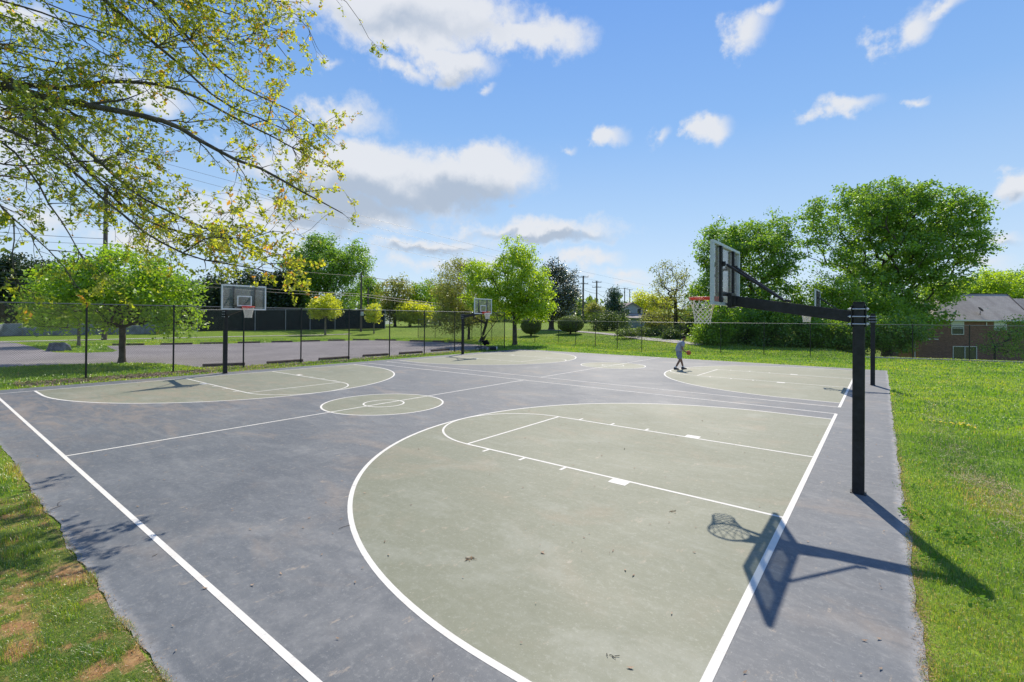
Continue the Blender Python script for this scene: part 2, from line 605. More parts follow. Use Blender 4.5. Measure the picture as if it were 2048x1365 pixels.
class MB:
    """collects simple solids into one mesh (a bmesh)"""

    def __init__(self):
        self.bm = bmesh.new()

    def box(self, c, s, rz=0.0, mat=None):
        m = mat if mat is not None else Matrix.Translation(Vector(c)) @ Matrix.Rotation(rz, 4, 'Z')
        m = m @ Matrix.Diagonal((s[0], s[1], s[2], 1))
        bmesh.ops.create_cube(self.bm, size=1, matrix=m)
        return self

    def bar(self, a, b, w, h=None, up=(0, 0, 1)):
        """rectangular bar from a to b"""
        a, b = Vector(a), Vector(b)
        d = b - a
        L = d.length
        d.normalize()
        u = Vector(up)
        if abs(d.dot(u)) > 0.98:
            u = Vector((1, 0, 0))
        x = d.cross(u).normalized()
        y = x.cross(d).normalized()
        m = Matrix((x, d, y)).transposed().to_4x4()
        m.translation = (a + b) / 2
        m = m @ Matrix.Diagonal((w, L, h if h else w, 1))
        bmesh.ops.create_cube(self.bm, size=1, matrix=m)
        return self

    def rod(self, a, b, r, r2=None, seg=8):
        a, b = Vector(a), Vector(b)
        d = b - a
        m = d.to_track_quat('Z', 'Y').to_matrix().to_4x4()
        m.translation = (a + b) / 2
        bmesh.ops.create_cone(self.bm, cap_ends=True, segments=seg, radius1=r, radius2=r if r2 is None else r2, depth=d.length, matrix=m)
        return self

    def ball(self, c, r, sc=(1, 1, 1), sub=2):
        m = Matrix.Translation(Vector(c)) @ Matrix.Diagonal((sc[0], sc[1], sc[2], 1))
        bmesh.ops.create_icosphere(self.bm, subdivisions=sub, radius=r, matrix=m)
        return self

    def tube(self, pts, r, seg=6, closed=False):
        pts = [Vector(p) for p in pts]
        n = len(pts)
        rings = []
        for i, p in enumerate(pts):
            if closed:
                d = pts[(i + 1) % n] - pts[i - 1]
            else:
                d = pts[min(i + 1, n - 1)] - pts[max(i - 1, 0)]
            d.normalize()
            q = d.to_track_quat('Z', 'Y') if abs(d.z) < 0.99 else d.to_track_quat('Z', 'X')
            rr_ = r[i] if isinstance(r, (list, tuple)) else r
            rings.append([self.bm.verts.new(p + q @ Vector((rr_ * math.cos(2 * math.pi * k / seg), rr_ * math.sin(2 * math.pi * k / seg), 0))) for k in range(seg)])
        m = n if closed else n - 1
        for i in range(m):
            A, Bq = rings[i], rings[(i + 1) % n]
            for k in range(seg):
                try:
                    self.bm.faces.new((A[k], A[(k + 1) % seg], Bq[(k + 1) % seg], Bq[k]))
                except ValueError:
                    pass
        if not closed:
            self.bm.faces.new(rings[0][::-1])
            self.bm.faces.new(rings[-1])
        return self

    def poly(self, pts):
        self.bm.faces.new([self.bm.verts.new(Vector(p)) for p in pts])
        return self

    def prism(self, prof, a, b):
        """extrude profile (list of local 2D x,z) between y=a and y=b"""
        A = [self.bm.verts.new((p[0], a, p[1])) for p in prof]
        Bv = [self.bm.verts.new((p[0], b, p[1])) for p in prof]
        n = len(prof)
        self.bm.faces.new(A)
        self.bm.faces.new(Bv[::-1])
        for i in range(n):
            self.bm.faces.new((A[i], Bv[i], Bv[(i + 1) % n], A[(i + 1) % n]))
        return self

    def build(self, name, mat, parent=None, bevel=0.0, smooth=False, link_it=True):
        bmesh.ops.recalc_face_normals(self.bm, faces=self.bm.faces)
        if bevel:
            bmesh.ops.bevel(self.bm, geom=[e for e in self.bm.edges], offset=bevel, segments=1, affect='EDGES', clamp_overlap=True)
        me = bpy.data.meshes.new(name)
        self.bm.to_mesh(me)
        self.bm.free()
        if smooth:
            for p in me.polygons:
                p.use_smooth = True
        me.materials.append(mat)
        o = bpy.data.objects.new(name, me)
        return link(o, parent) if link_it else o


def copy_tree(o, parent=None):
    c = o.copy()
    COL.objects.link(c)
    if parent is not None:
        c.parent = parent
    for ch in list(o.children):
        copy_tree(ch, c)
    return c


def vnoise(x, y, s, seed=0):
    """cheap value noise in 0..1"""
    x, y = np.asarray(x) / s + seed * 17.3, np.asarray(y) / s + seed * 7.9
    xi, yi = np.floor(x).astype(np.int64), np.floor(y).astype(np.int64)
    fx, fy = x - xi, y - yi
    fx, fy = fx * fx * (3 - 2 * fx), fy * fy * (3 - 2 * fy)

    def h(a, b):
        n = (a * 374761393 + b * 668265263 + seed * 1274126177) & 0x7fffffff
        n = (n ^ (n >> 13)) * 1274126177 & 0x7fffffff
        return ((n ^ (n >> 16)) & 0xffff) / 65535.0
    return (h(xi, yi) * (1 - fx) + h(xi + 1, yi) * fx) * (1 - fy) + (h(xi, yi + 1) * (1 - fx) + h(xi + 1, yi + 1) * fx) * fy


# ------------------------------------------------------------------ ground
XR, XL, YN, YF = 1.27, -23.15, -7.88, 23.12     # edges of the courts' slab


def axis(lo, hi, fine_lo, fine_hi, step):
    a = list(np.arange(fine_lo, fine_hi + 0.01, step))
    x, st = fine_lo, step
    pre = []
    while x > lo:
        st *= 1.35
        x -= st
        pre.append(x)
    x, st = a[-1], step
    post = []
    while x < hi:
        st *= 1.35
        x += st
        post.append(x)
    return np.array(pre[::-1] + a + post)


gx, gy = axis(-1200, 1200, -90, 40, 1.0), axis(-300, 1500, -25, 110, 1.0)
GX, GY = np.meshgrid(gx, gy, indexing='ij')
und = (vnoise(GX, GY, 5, 3) - 0.5) * 0.06 * (ss(1.5, 4, GX) + ss(YN - .5, YN - 3, GY)) * (np.abs(GX) < 200)
GZ = terrain(GX, GY) - 0.012 + und
idx = np.arange(GX.size).reshape(GX.shape)
F = np.stack([idx[:-1, :-1], idx[1:, :-1], idx[1:, 1:], idx[:-1, 1:]], -1).reshape(-1, 4)
o = np_mesh('lawn', np.stack([GX, GY, GZ], -1).reshape(-1, 3), F, M_ground, smooth=True)
tag(o, kind='structure')


def gz(x, y):
    return terrain(x, y) - 0.012 + (vnoise(x, y, 5, 3) - 0.5) * 0.06 * (ss(1.5, 4, x) + ss(YN - .5, YN - 3, y))


# ------------------------------------------------------------------ courts
W, L, GAP = 14.43, 22.05, 1.28
C2 = W + GAP
T3, CA, R3, KW, FT = 6.264, 1.37, 6.27, 1.79, 5.84


def ngon(name, pts, z, mat, parent=None):
    vs = [Vector((p[0], p[1], z)) for p in pts]
    tris = []
    for t in tessellate_polygon([vs]):
        a, b, c = (vs[i] for i in t)
        if (b - a).cross(c - a).length < 1e-9:
            continue
        tris.append(tuple(t) if (b - a).cross(c - a).z > 0 else tuple(t)[::-1])
    return np_mesh(name, [tuple(v) for v in vs], tris, mat, parent)


rg = random.Random(3)


def wob(a, b, n, amp):
    out = []
    w = 0
    nx, ny = (b[1] - a[1]), -(b[0] - a[0])
    l = math.hypot(nx, ny)
    nx, ny = nx / l, ny / l
    for i in range(n):
        t = i / n
        w = 0.75 * w + rg.uniform(-amp, amp)
        out.append((a[0] + (b[0] - a[0]) * t + nx * w, a[1] + (b[1] - a[1]) * t + ny * w))
    return out


slab = wob((XR, YN), (XR, YF), 260, 0.016) + wob((XR, YF), (XL, YF), 120, 0.02) + wob((XL, YF), (XL, YN), 120, 0.02) + wob((XL, YN), (XR, YN), 220, 0.02)
court = ngon('court_surface', slab, 0.0, M_blue)
tag(court, kind='structure')


def arc(cx, cy, r, a0, a1, n=64):
    return [(cx + r * math.cos(a0 + (a1 - a0) * i / n), cy + r * math.sin(a0 + (a1 - a0) * i / n)) for i in range(n + 1)]


def strip(pts, w, closed=False):
    """flat ribbon along pts, returns verts, faces"""
    pts = np.array(pts)
    n = len(pts)
    V, Fq = [], []
    for i in range(n):
        if closed:
            d = pts[(i + 1) % n] - pts[i - 1]
        else:
            d = pts[min(i + 1, n - 1)] - pts[max(i - 1, 0)]
        d = d / np.linalg.norm(d)
        nn = np.array([-d[1], d[0]])
        V += [pts[i] + nn * w / 2, pts[i] - nn * w / 2]
    for i in range(n if closed else n - 1):
        j = (i + 1) % n
        Fq.append((2 * i, 2 * i + 1, 2 * j + 1, 2 * j))
    return V, Fq


def paint_line(pts, w, z=0.008, closed=False, name='painted_line'):
    V, Fq = strip(pts, w, closed)
    return np_mesh(name, [(v[0], v[1], z) for v in V], Fq, M_line, court)


def half_court(x0, sgn, yc):
    """sgn=-1: court lies at smaller x than the baseline"""
    def X(d):
        return x0 + sgn * d
    h = math.asin(min(1, (T3 - 0.0) / R3))
    pts = []
    n = 96
    for i in range(n + 1):
        a = math.pi / 2 - math.pi * i / n
        dx = CA + R3 * math.cos(a)
        pts.append((X(dx), yc + R3 * math.sin(a)))
    outl = [(X(0), yc + R3)] + pts + [(X(0), yc - R3)]
    ngon('green_area', outl, 0.0012, M_green, court)
    paint_line(outl, 0.066, 0.0022, name='three_point_line')
    for s in (-1, 1):
        paint_line([(X(0), yc + s * KW), (X(FT), yc + s * KW)], 0.056, 0.0024, name='lane_line')
        # blocks and hash marks
        yo = yc + s * (KW + 0.027)
        paint_line([(X(2.2), yo + s * 0.1), (X(2.5), yo + s * 0.1)], 0.2, 0.0026, name='lane_block')
        for d in (3.42, 4.32, 5.22):
            paint_line([(X(d), yo), (X(d), yo + s * 0.18)], 0.055, 0.0026, name='lane_mark')
    paint_line([(X(FT), yc - KW), (X(FT), yc + KW)], 0.056, 0.0028, name='free_throw_line')
    pa = [(X(FT + KW * math.cos(a)), yc + KW * math.sin(a)) for a in np.linspace(-math.pi / 2, math.pi / 2, 49)]
    paint_line(pa, 0.05, 0.0030, name='free_throw_circle')


for yc in (0.0, C2):
    for x0, sg in ((0.0, -1), (-L, 1)):
        half_court(x0, sg, yc)
    # the green circle in the middle
    ngon('green_circle', arc(-L / 2, yc, KW, 0, 2 * math.pi, 64)[:-1], 0.0012, M_green, court)
    paint_line(arc(-L / 2, yc, KW, 0, 2 * math.pi, 64)[:-1], 0.055, 0.0022, True, 'centre_circle')
    paint_line(arc(-L / 2, yc, 0.6, 0, 2 * math.pi, 48)[:-1], 0.05, 0.0022, True, 'centre_circle')
    paint_line([(-L / 2, yc - W / 2), (-L / 2, yc + W / 2)], 0.056, 0.0028, name='halfway_line')
    for y in (yc - W / 2, yc + W / 2):
        paint_line([(0.0, y), (-L, y)], 0.064 if y == -W / 2 else 0.062, 0.0032, name='side_line')
    paint_line([(0, yc - W / 2), (0, yc + W / 2)], 0.074, 0.0034, name='base_line')
    paint_line([(-L, yc - W / 2), (-L, yc + W / 2)], 0.06, 0.0034, name='base_line')

# ------------------------------------------------------------------ parking lot, island, sidewalk
lotpx = [(-420, 760), (0, 735), (80, 731), (180, 728), (250, 726), (300, 726), (350, 729), (390, 734), (410, 735.5),
         (500, 731.5), (610, 724.5), (700, 718), (780, 712), (850, 707), (910, 702.5), (960, 699), (985, 696), (970, 691.5),
         (925, 687), (860, 684), (795, 682), (740, 681), (650, 682.5), (560, 685), (440, 688), (330, 690), (250, 691.5), (213, 692), (220, 697),
         (235, 701), (226, 704), (170, 706), (110, 705), (88, 701), (62, 693), (30, 686), (0, 684.5), (-300, 694)]
ngon('parking_lot', [_flat(u, v)[:2] for u, v in lotpx], -0.004, M_asphalt)['kind'] = 'structure'
ngon('gravel_strip', [_flat(u, v)[:2] for u, v in [(395, 745), (425, 749), (610, 731), (800, 714), (935, 704), (1000, 698), (985, 693), (900, 700), (790, 707), (700, 714), (600, 721), (500, 728), (410, 733)]], -0.008,
     simple('dirt_and_gravel', (0.24, 0.18, 0.13), 0.95, 0, 0.2, 0.35, 3, 0.6, False))['kind'] = 'structure'


def ribbon(name, pxs, w, mat, lift=0.015):
    P3 = [gt(u, v) for u, v in pxs]
    pts = []
    for a, b in zip(P3[:-1], P3[1:]):
        n = max(2, int(np.linalg.norm(b - a) / 1.5))
        pts += [a + (b - a) * i / n for i in range(n)]
    pts.append(P3[-1])
    V, Fq = strip([p[:2] for p in pts], w)
    V = [(v[0], v[1], float(gz(v[0], v[1])) + lift + 0.02) for v in V]
    o = np_mesh(name, V, Fq, mat)
    o['kind'] = 'structure'
    return o


ribbon('sidewalk', [(-500, 697), (0, 684), (100, 682), (300, 677.5), (500, 673), (600, 671), (700, 668.5)], 1.5, M_conc, 0.01)
ribbon('sidewalk', [(1020, 659), (1110, 661), (1160, 664), (1210, 668), (1260, 673.5), (1310, 680), (1360, 685.5), (1405, 690)], 1.7, M_conc, 0.03)

# ------------------------------------------------------------------ wheel stops


def wheel_stop(a, b, near):
    pa, pb = _flat(*a), _flat(*b)
    d = pb - pa
    Lg = min(np.linalg.norm(d), 2.5)
    mid = (pa + pb) / 2
    m = MB()
    m.prism([(-0.10, 0), (0.10, 0), (0.085, 0.10), (0.05, 0.15), (-0.05, 0.15), (-0.085, 0.10)], -Lg / 2, Lg / 2)
    o = m.build('wheel_stop', M_timber, bevel=0.008)
    o.location = (mid[0], mid[1], -0.002)
    o.rotation_euler = (0, 0, math.atan2(d[1], d[0]) - math.pi / 2)
    return o


near_stops = [((405, 734), (490, 731)), ((534, 728.5), (605, 723.5)), ((638, 721), (698, 717)), ((726, 714), (776, 711)), ((799, 709), (844, 706)), ((863, 703.5), (898, 701))]
nl = ['wheel stop behind the tall fence at the foot of the left hoop pole', 'second wheel stop from the left along the near edge of the parking lot',
      'third wheel stop along the near edge of the parking lot', 'fourth wheel stop along the near edge of the parking lot',
      'fifth wheel stop from the left along the near edge of the parking lot', 'sixth and rightmost wheel stop on the near edge, beside the far left hoop pole']
for (a, b), lb in zip(near_stops, nl):
    tag(wheel_stop(a, b, True), lb, 'wheel stop', 'wheel stops along the near edge of the parking lot')
far_stops = [((225, 691), (288, 690.5)), ((321, 690), (385, 689)), ((400, 688.5), (452, 687.5)), ((475, 687), (520, 686)), ((543, 685.3), (585, 684.7)), ((603, 683.8), (640, 683)),
             ((656, 682.2), (690, 681.6)), ((706, 681), (738, 681)), ((748, 681), (795, 681.8)), ((820, 683), (849, 683.6)), ((866, 684.2), (888, 685.3)), ((898, 685.8), (924, 687.3))]
ordn = ['first', 'second', 'third', 'fourth', 'fifth', 'sixth', 'seventh', 'eighth', 'ninth', 'tenth', 'eleventh', 'twelfth']
for i, (a, b) in enumerate(far_stops):
    tag(wheel_stop(a, b, False), ordn[i] + ' low wheel stop from the left along the far side of the parking lot', 'wheel stop', 'wheel stops along the far edge of the parking lot')

# ------------------------------------------------------------------ basketball hoops


def net_mesh(cx, cz, r0, r1, h, wire, n=12, levels=7):
    """cords of a net: two families of spirals that cross; long loops at the top"""
    m = MB()
    zs = [0] + [0.15] + [0.15 + (1 - 0.15) * i / levels for i in range(1, levels + 1)]
    zs = [0, .30] + [.30 + .70 * i / levels for i in range(1, levels + 1)]

    def rr2(t):
        return r0 + (r1 - r0) * (t ** 0.7) + 0.012 * max(0, t - 0.8) * 5
    for s in (-1, 1):
        for k in range(n):
            pts = []
            for i, t in enumerate(zs):
                a = 2 * math.pi * (k + s * 0.5 * i) / n
                r = rr2(t)
                pts.append((cx + r * math.cos(a), r * math.sin(a), cz - t * h + 0.006 * math.sin(3 * k + i)))
            m.tube(pts, wire, 4)
    return m


def make_hoop(label, X, Y, flip, group, topz=2.93, thick=0.0060):
    """local frame: pole at origin, board towards -x"""
    root = empty('basketball_hoop', (X, Y, 0), math.pi if flip else 0)
    tag(root, label, 'basketball hoop', group)
    BXf = -1.95                                   # front face of the board from the pole
    m = MB().box((0, 0, topz / 2 - 0.02), (0.155, 0.155, topz + 0.04))
    pole = m.build('pole', M_black, root, bevel=0.012)
    MB().box((0, 0, 0.004), (0.20, 0.20, 0.012)).build('base_collar', M_black, pole, bevel=0.004)
    MB().box((0, 0, topz + 0.004), (0.149, 0.149, 0.012)).build('pole_cap', M_black, pole, bevel=0.003)
    # clamp plates, rods and nuts
    m = MB()
    m.box((-0.089, 0, 2.72), (0.018, 0.20, 0.33))
    m.box((0.089, 0, 2.72), (0.014, 0.20, 0.33))
    m.build('clamp_plate', M_black, root, bevel=0.003)
    for z in (2.60, 2.715, 2.83):
        for y in (-0.089, 0.089):
            r = MB()
            r.rod((-0.135, y, z), (0.125, y, z), 0.0095, seg=8)
            for x in (-0.108, 0.104):
                r.rod((x - 0.009, y, z), (x + 0.009, y, z), 0.02, seg=6)
            r.build('clamp_rod', M_steel, root)
    # arm rising to the board
    m = MB()
    m.bar((-0.098, 0, 2.715), (-1.80, 0, 2.985), 0.10, 0.18)
    arm = m.build('arm', M_black, root, bevel=0.008)
    m = MB()
    m.box((-1.835, 0, 2.99), (0.07, 0.30, 0.26))
    m.box((-1.79, 0.10, 2.99), (0.10, 0.012, 0.17)).box((-1.79, -0.10, 2.99), (0.10, 0.012, 0.17))
    m.build('mounting_bracket', M_black, root, bevel=0.004)
    # braces from the arm to the uprights
    for s in (-1, 1):
        m = MB()
        m.rod((-0.92, s * 0.055, 2.965), (-1.02, s * 0.06, 2.99), 0.022, seg=8)
        m.rod((-1.0, s * 0.055, 2.97), (-1.83, s * 0.40, 3.60), 0.021, seg=10)
        m.box((-1.86, s * 0.42, 3.61), (0.05, 0.05, 0.08))
        b = m.build('brace', M_black, root)
        n = MB()
        for dz in (-0.03, 0.03):
            n.rod((-1.845, s * 0.43, 3.61 + dz), (-1.825, s * 0.43, 3.61 + dz), 0.011, seg=6)
        n.rod((-1.0, s * 0.06, 2.995), (-1.0, s * 0.09, 2.995), 0.013, seg=6)
        n.build('bolt', M_steel, b)['kind'] = 'stuff'
    # backboard
    board = MB().box((BXf + 0.006, 0, 3.435), (0.012, 1.77, 1.01)).build('backboard_glass', M_glass, root)
    z0, z1, hw = 2.90, 3.97, 0.915
    m = MB()
    t = 0.05
    d = 0.055
    xc = BXf + d / 2 - 0.004
    m.box((xc, 0, z0 + t / 2), (d, 2 * hw, t)).box((xc, 0, z1 - t / 2), (d, 2 * hw, t))
    m.box((xc, -hw + t / 2, (z0 + z1) / 2), (d, t, z1 - z0 - 2 * t)).box((xc, hw - t / 2, (z0 + z1) / 2), (d, t, z1 - z0 - 2 * t))
    m.build('backboard_frame', M_alu, root, bevel=0.003)
    # white print on the front: border and target square
    m = MB()
    xf = BXf - 0.0055
    e = 0.05

    def rect(y0, y1, a, b, x=xf):
        m.box((x, (y0 + y1) / 2, (a + b) / 2), (0.003, y1 - y0, b - a))
    rect(-hw + t * .2, hw - t * .2, z1 - t * 1.25, z1 - t * .1)
    rect(-hw + t * .2, hw - t * .2, z0 + t * .1, z0 + t * 1.25)
    rect(-hw + t * .1, -hw + t * 1.2, z0 + t * 1.25, z1 - t * 1.25)
    rect(hw - t * 1.2, hw - t * .1, z0 + t * 1.25, z1 - t * 1.25)
    m.build('border_print', M_white, root)
    m = MB()
    q0, q1, w5 = 3.06, 3.515, 0.30
    rect(-w5, w5, q1 - e, q1)
    rect(-w5, w5, q0, q0 + e)
    rect(-w5, -w5 + e, q0 + e, q1 - e)
    rect(w5 - e, w5, q0 + e, q1 - e)
    m.build('target_square', M_white, root)
    for y in (-0.43, 0.43):
        u = MB().box((BXf + 0.042, y, 3.435), (0.045, 0.085, 0.97)).build('upright', M_black, root, bevel=0.003)
        n = MB()
        for z in (3.2, 3.32, 3.8, 3.05):
            n.rod((BXf + 0.062, y, z), (BXf + 0.072, y, z), 0.012, seg=6)
        n.build('bolt', M_steel, u)['kind'] = 'stuff'
    m = MB().box((BXf + 0.042, 0, 3.11), (0.04, 0.76, 0.06)).build('crossbar', M_black, root, bevel=0.003)
    # rim
    cx = BXf - 0.38
    m = MB()
    m.tube([(cx + 0.238 * math.cos(a), 0.238 * math.sin(a), 3.05) for a in np.linspace(0, 2 * math.pi, 41)[:-1]], 0.0105, 8, True)
    m.tube([(cx + 0.238 * math.cos(a), 0.238 * math.sin(a), 3.022) for a in np.linspace(0, 2 * math.pi, 41)[:-1]], 0.006, 6, True)
    rimo = m.build('rim', M_red, root, smooth=True)
    # sloping side plates between rim and board and mounting plate
    m = MB()
    for s in (-1, 1):
        m.bm.faces.new([m.bm.verts.new(v) for v in ((cx + 0.05, s * 0.236, 3.052), (BXf - 0.012, s * 0.10, 3.052), (BXf - 0.012, s * 0.10, 2.94), (cx + 0.10, s * 0.22, 3.02))])
        m.bm.faces.new([m.bm.verts.new(v) for v in ((cx + 0.05, s * 0.229, 3.052), (BXf - 0.012, s * 0.093, 3.052), (BXf - 0.012, s * 0.093, 2.94), (cx + 0.10, s * 0.213, 3.02))])
    m.box((BXf - 0.075, 0, 3.056), (0.14, 0.2, 0.008))
    m.box((BXf - 0.011, 0, 3.0), (0.01, 0.22, 0.15))
    m.build('rim_bracket', M_red, rimo)
    m = MB()
    for k in range(12):
        a = 2 * math.pi * k / 12
        m.rod((cx + 0.236 * math.cos(a), 0.236 * math.sin(a), 3.03), (cx + 0.232 * math.cos(a), 0.232 * math.sin(a), 3.0), 0.005, seg=5)
    m.build('net_hook', M_red, rimo)['kind'] = 'stuff'
    net_mesh(cx, 3.0, 0.226, 0.125, 0.43, thick).build('net', M_net, root)['kind'] = 'stuff'
    return root


grp = 'basketball hoops on black square poles around the two courts'
make_hoop('nearest basketball hoop, seen from behind, on black pole at the right of the court', 0.73, 0.0, False, grp)
make_hoop('far right basketball hoop standing just behind the nearest pole', 0.73, C2 - 0.25, False, grp, thick=0.008)
make_hoop('left basketball hoop facing the camera under the overhanging oak branches', -L - 0.68, 0.0, True, grp, thick=0.0075)
make_hoop('smallest far hoop with clear board beside the parked bicycle and the round maple', -L - 0.75, C2, True, grp, thick=0.009)

# ------------------------------------------------------------------ chain link fences


def chain_mesh(A, Bp, zb, zt, pitch, r, parent):
    """crossed diagonal wires in the vertical plane between A and Bp, zb/zt may differ at the ends"""
    A, Bp = np.array(A), np.array(Bp)
    Lg = np.linalg.norm(Bp - A)
    d = (Bp - A) / Lg
    nrm = np.array([-d[1], d[0]])
    H = zt - min(zb)
    V, Fq = [], []
    n = int((Lg + H) / pitch) + 1
    for s in (0, 1):
        for i in range(n + 1):
            t0 = -H + i * pitch      # runs up and along
            pts = []
            a, b = max(t0, 0), min(t0 + H, Lg)
            if b - a < 0.02:
                continue
            za, zb_ = (a - t0), (b - t0)
            if s:
                a, b = Lg - a, Lg - b
            p = np.array([A[0] + d[0] * a, A[1] + d[1] * a, zt - H + za])
            q = np.array([A[0] + d[0] * b, A[1] + d[1] * b, zt - H + zb_])
            off = (0.0025 if s else -0.0025)
            ax = (q - p) / np.linalg.norm(q - p)
            n1 = np.array([nrm[0], nrm[1], 0])
            n2 = np.cross(ax, n1)
            k0 = len(V)
            for e in (p, q):
                for an in (0.5, 2.6, 4.7):
                    V.append(e + n1 * (off + r * math.cos(an)) + n2 * r * math.sin(an))
            for j in range(3):
                Fq.append((k0 + j, k0 + (j + 1) % 3, k0 + 3 + (j + 1) % 3, k0 + 3 + j))
    o = np_mesh('chain_link_panel', np.array(V), Fq, M_wirefence, parent)
    o['kind'] = 'stuff'
    return o


def fence_run(name, label, posts, ztop, pitch, r, pr, rail_mat, bottom_rail=True, ztop_abs=True):
    root = empty(name, (0, 0, 0))
    tag(root, label, 'fence')
    mid = MB()
    post0 = None
    for i, p in enumerate(posts):
        zb = float(gz(p[0], p[1]))
        m = MB().rod((0, 0, zb - 0.05), (0, 0, ztop + 0.02), pr, seg=10)
        m.ball((0, 0, ztop + 0.03), pr * 1.15, (1, 1, 0.8), 1)
        m.rod((0, 0, zb - 0.02), (0, 0, zb + 0.05), pr * 2.0, pr * 1.2, seg=8)
        o = m.build('post', M_blackfence, root)
        o.location = (p[0], p[1], 0)
    for a, b in zip(posts[:-1], posts[1:]):
        rl = MB().rod((a[0], a[1], ztop), (b[0], b[1], ztop), 0.021, seg=8).build('top_rail', rail_mat, root)
        za, zb = float(gz(*a)) + 0.03, float(gz(*b)) + 0.03
        chain_mesh(a, b, (za, zb), ztop, pitch, r, root)
        MB().rod((a[0], a[1], za + 0.03), (b[0], b[1], zb + 0.03), 0.004, seg=5).build('tension_wire', M_blackfence, root)
    return root


XF = -24.8
posts = [(XF, -16.65 + 3.05 * k) for k in range(14)]
corner = posts[-1]
fence_run('tall_chain_link_fence', 'tall black chain-link fence between the court ends and the parking lot', posts, 3.08, 0.075, 0.0030, 0.036, M_rail)
# far fence
bd = np.array([1, BK]) / math.hypot(1, BK)
pa = np.array([-14.95, BX + BK * -14.95])
pB, pC = np.array([-25.9, 33.4]), np.array([-45.3, 31.0])
bposts = [tuple(pC + (pB - pC) * k / 7) for k in range(7)] + [tuple(pB + (pa - pB) * k / 4) for k in range(4)] + [tuple(pa + bd * 3.05 * k) for k in range(0, 15)]
fence_run('low_chain_link_fence', 'long lower black chain-link fence across the lawn behind the courts', bposts, 2.38, 0.085, 0.0034, 0.030, M_rail)
# concrete kerb under the far fence on the right
m = MB()
a, b = pa + bd * 3.05 * 4.9, pa + bd * 3.05 * 9.6
m.bar((a[0], a[1], 0.02), (b[0], b[1], 0.0), 0.14, 0.14)
tag(m.build('fence_kerb', M_conc), 'low concrete strip under the far fence in front of the brick house', 'kerb')

# ------------------------------------------------------------------ trees


def leaf_quads(C, N, size, rs, asp=0.62):
    """rhombic leaves: centres C, rough normals N"""
    n = len(C)
    N = N / (np.linalg.norm(N, axis=1, keepdims=True) + 1e-9)
    t = rs.normal(size=(n, 3))
    t -= (t * N).sum(1, keepdims=True) * N
    t /= np.linalg.norm(t, axis=1, keepdims=True) + 1e-9
    b = np.cross(N, t)
    s = (size * rs.uniform(0.65, 1.35, n))[:, None]
    bend = N * s * 0.16
    V = np.stack([C - t * s * .5, C + b * s * asp * .5 - bend, C + t * s * .55, C - b * s * asp * .5 - bend], 1)
    return V.reshape(-1, 3)


def quads(n):
    return np.arange(n * 4, dtype=np.int32).reshape(-1, 4)


def tubes_mesh(name, segs, mat, parent, seg=5):
    """segs: list of (points array, radii array)"""
    V, Fq = [], []
    k0 = 0
    ang = np.linspace(0, 2 * math.pi, seg, endpoint=False)
    ca, sa = np.cos(ang), np.sin(ang)
    for pts, rs_ in segs:
        pts = np.asarray(pts, float)
        n = len(pts)
        if n < 2:
            continue
        d = np.empty_like(pts)
        d[1:-1] = pts[2:] - pts[:-2]
        d[0], d[-1] = pts[1] - pts[0], pts[-1] - pts[-2]
        d /= np.linalg.norm(d, axis=1, keepdims=True) + 1e-9
        ref = np.where(np.abs(d[:, 2:3]) > 0.9, np.array([[1.0, 0, 0]]), np.array([[0, 0, 1.0]]))
        x = np.cross(d, ref)
        x /= np.linalg.norm(x, axis=1, keepdims=True) + 1e-9
        y = np.cross(d, x)
        R = np.asarray(rs_, float)[:, None, None]
        ring = pts[:, None, :] + R * (x[:, None, :] * ca[None, :, None] + y[:, None, :] * sa[None, :, None])
        V.append(ring.reshape(-1, 3))
        i = np.arange(n - 1)[:, None]
        j = np.arange(seg)[None, :]
        jj = (j + 1) % seg
        q = np.stack([k0 + i * seg + j, k0 + i * seg + jj, k0 + (i + 1) * seg + jj, k0 + (i + 1) * seg + j], -1).reshape(-1, 4)
        Fq.append(q)
        k0 += n * seg
    return np_mesh(name, np.concatenate(V), np.concatenate(Fq), mat, parent, smooth=True)


A0 = np.array([RT[0], RT[1], 0]) / np.linalg.norm(RT[:2])       # a fixed horizontal direction (about east)
B0 = np.array([FW[0], FW[1], 0]) / np.linalg.norm(FW[:2])


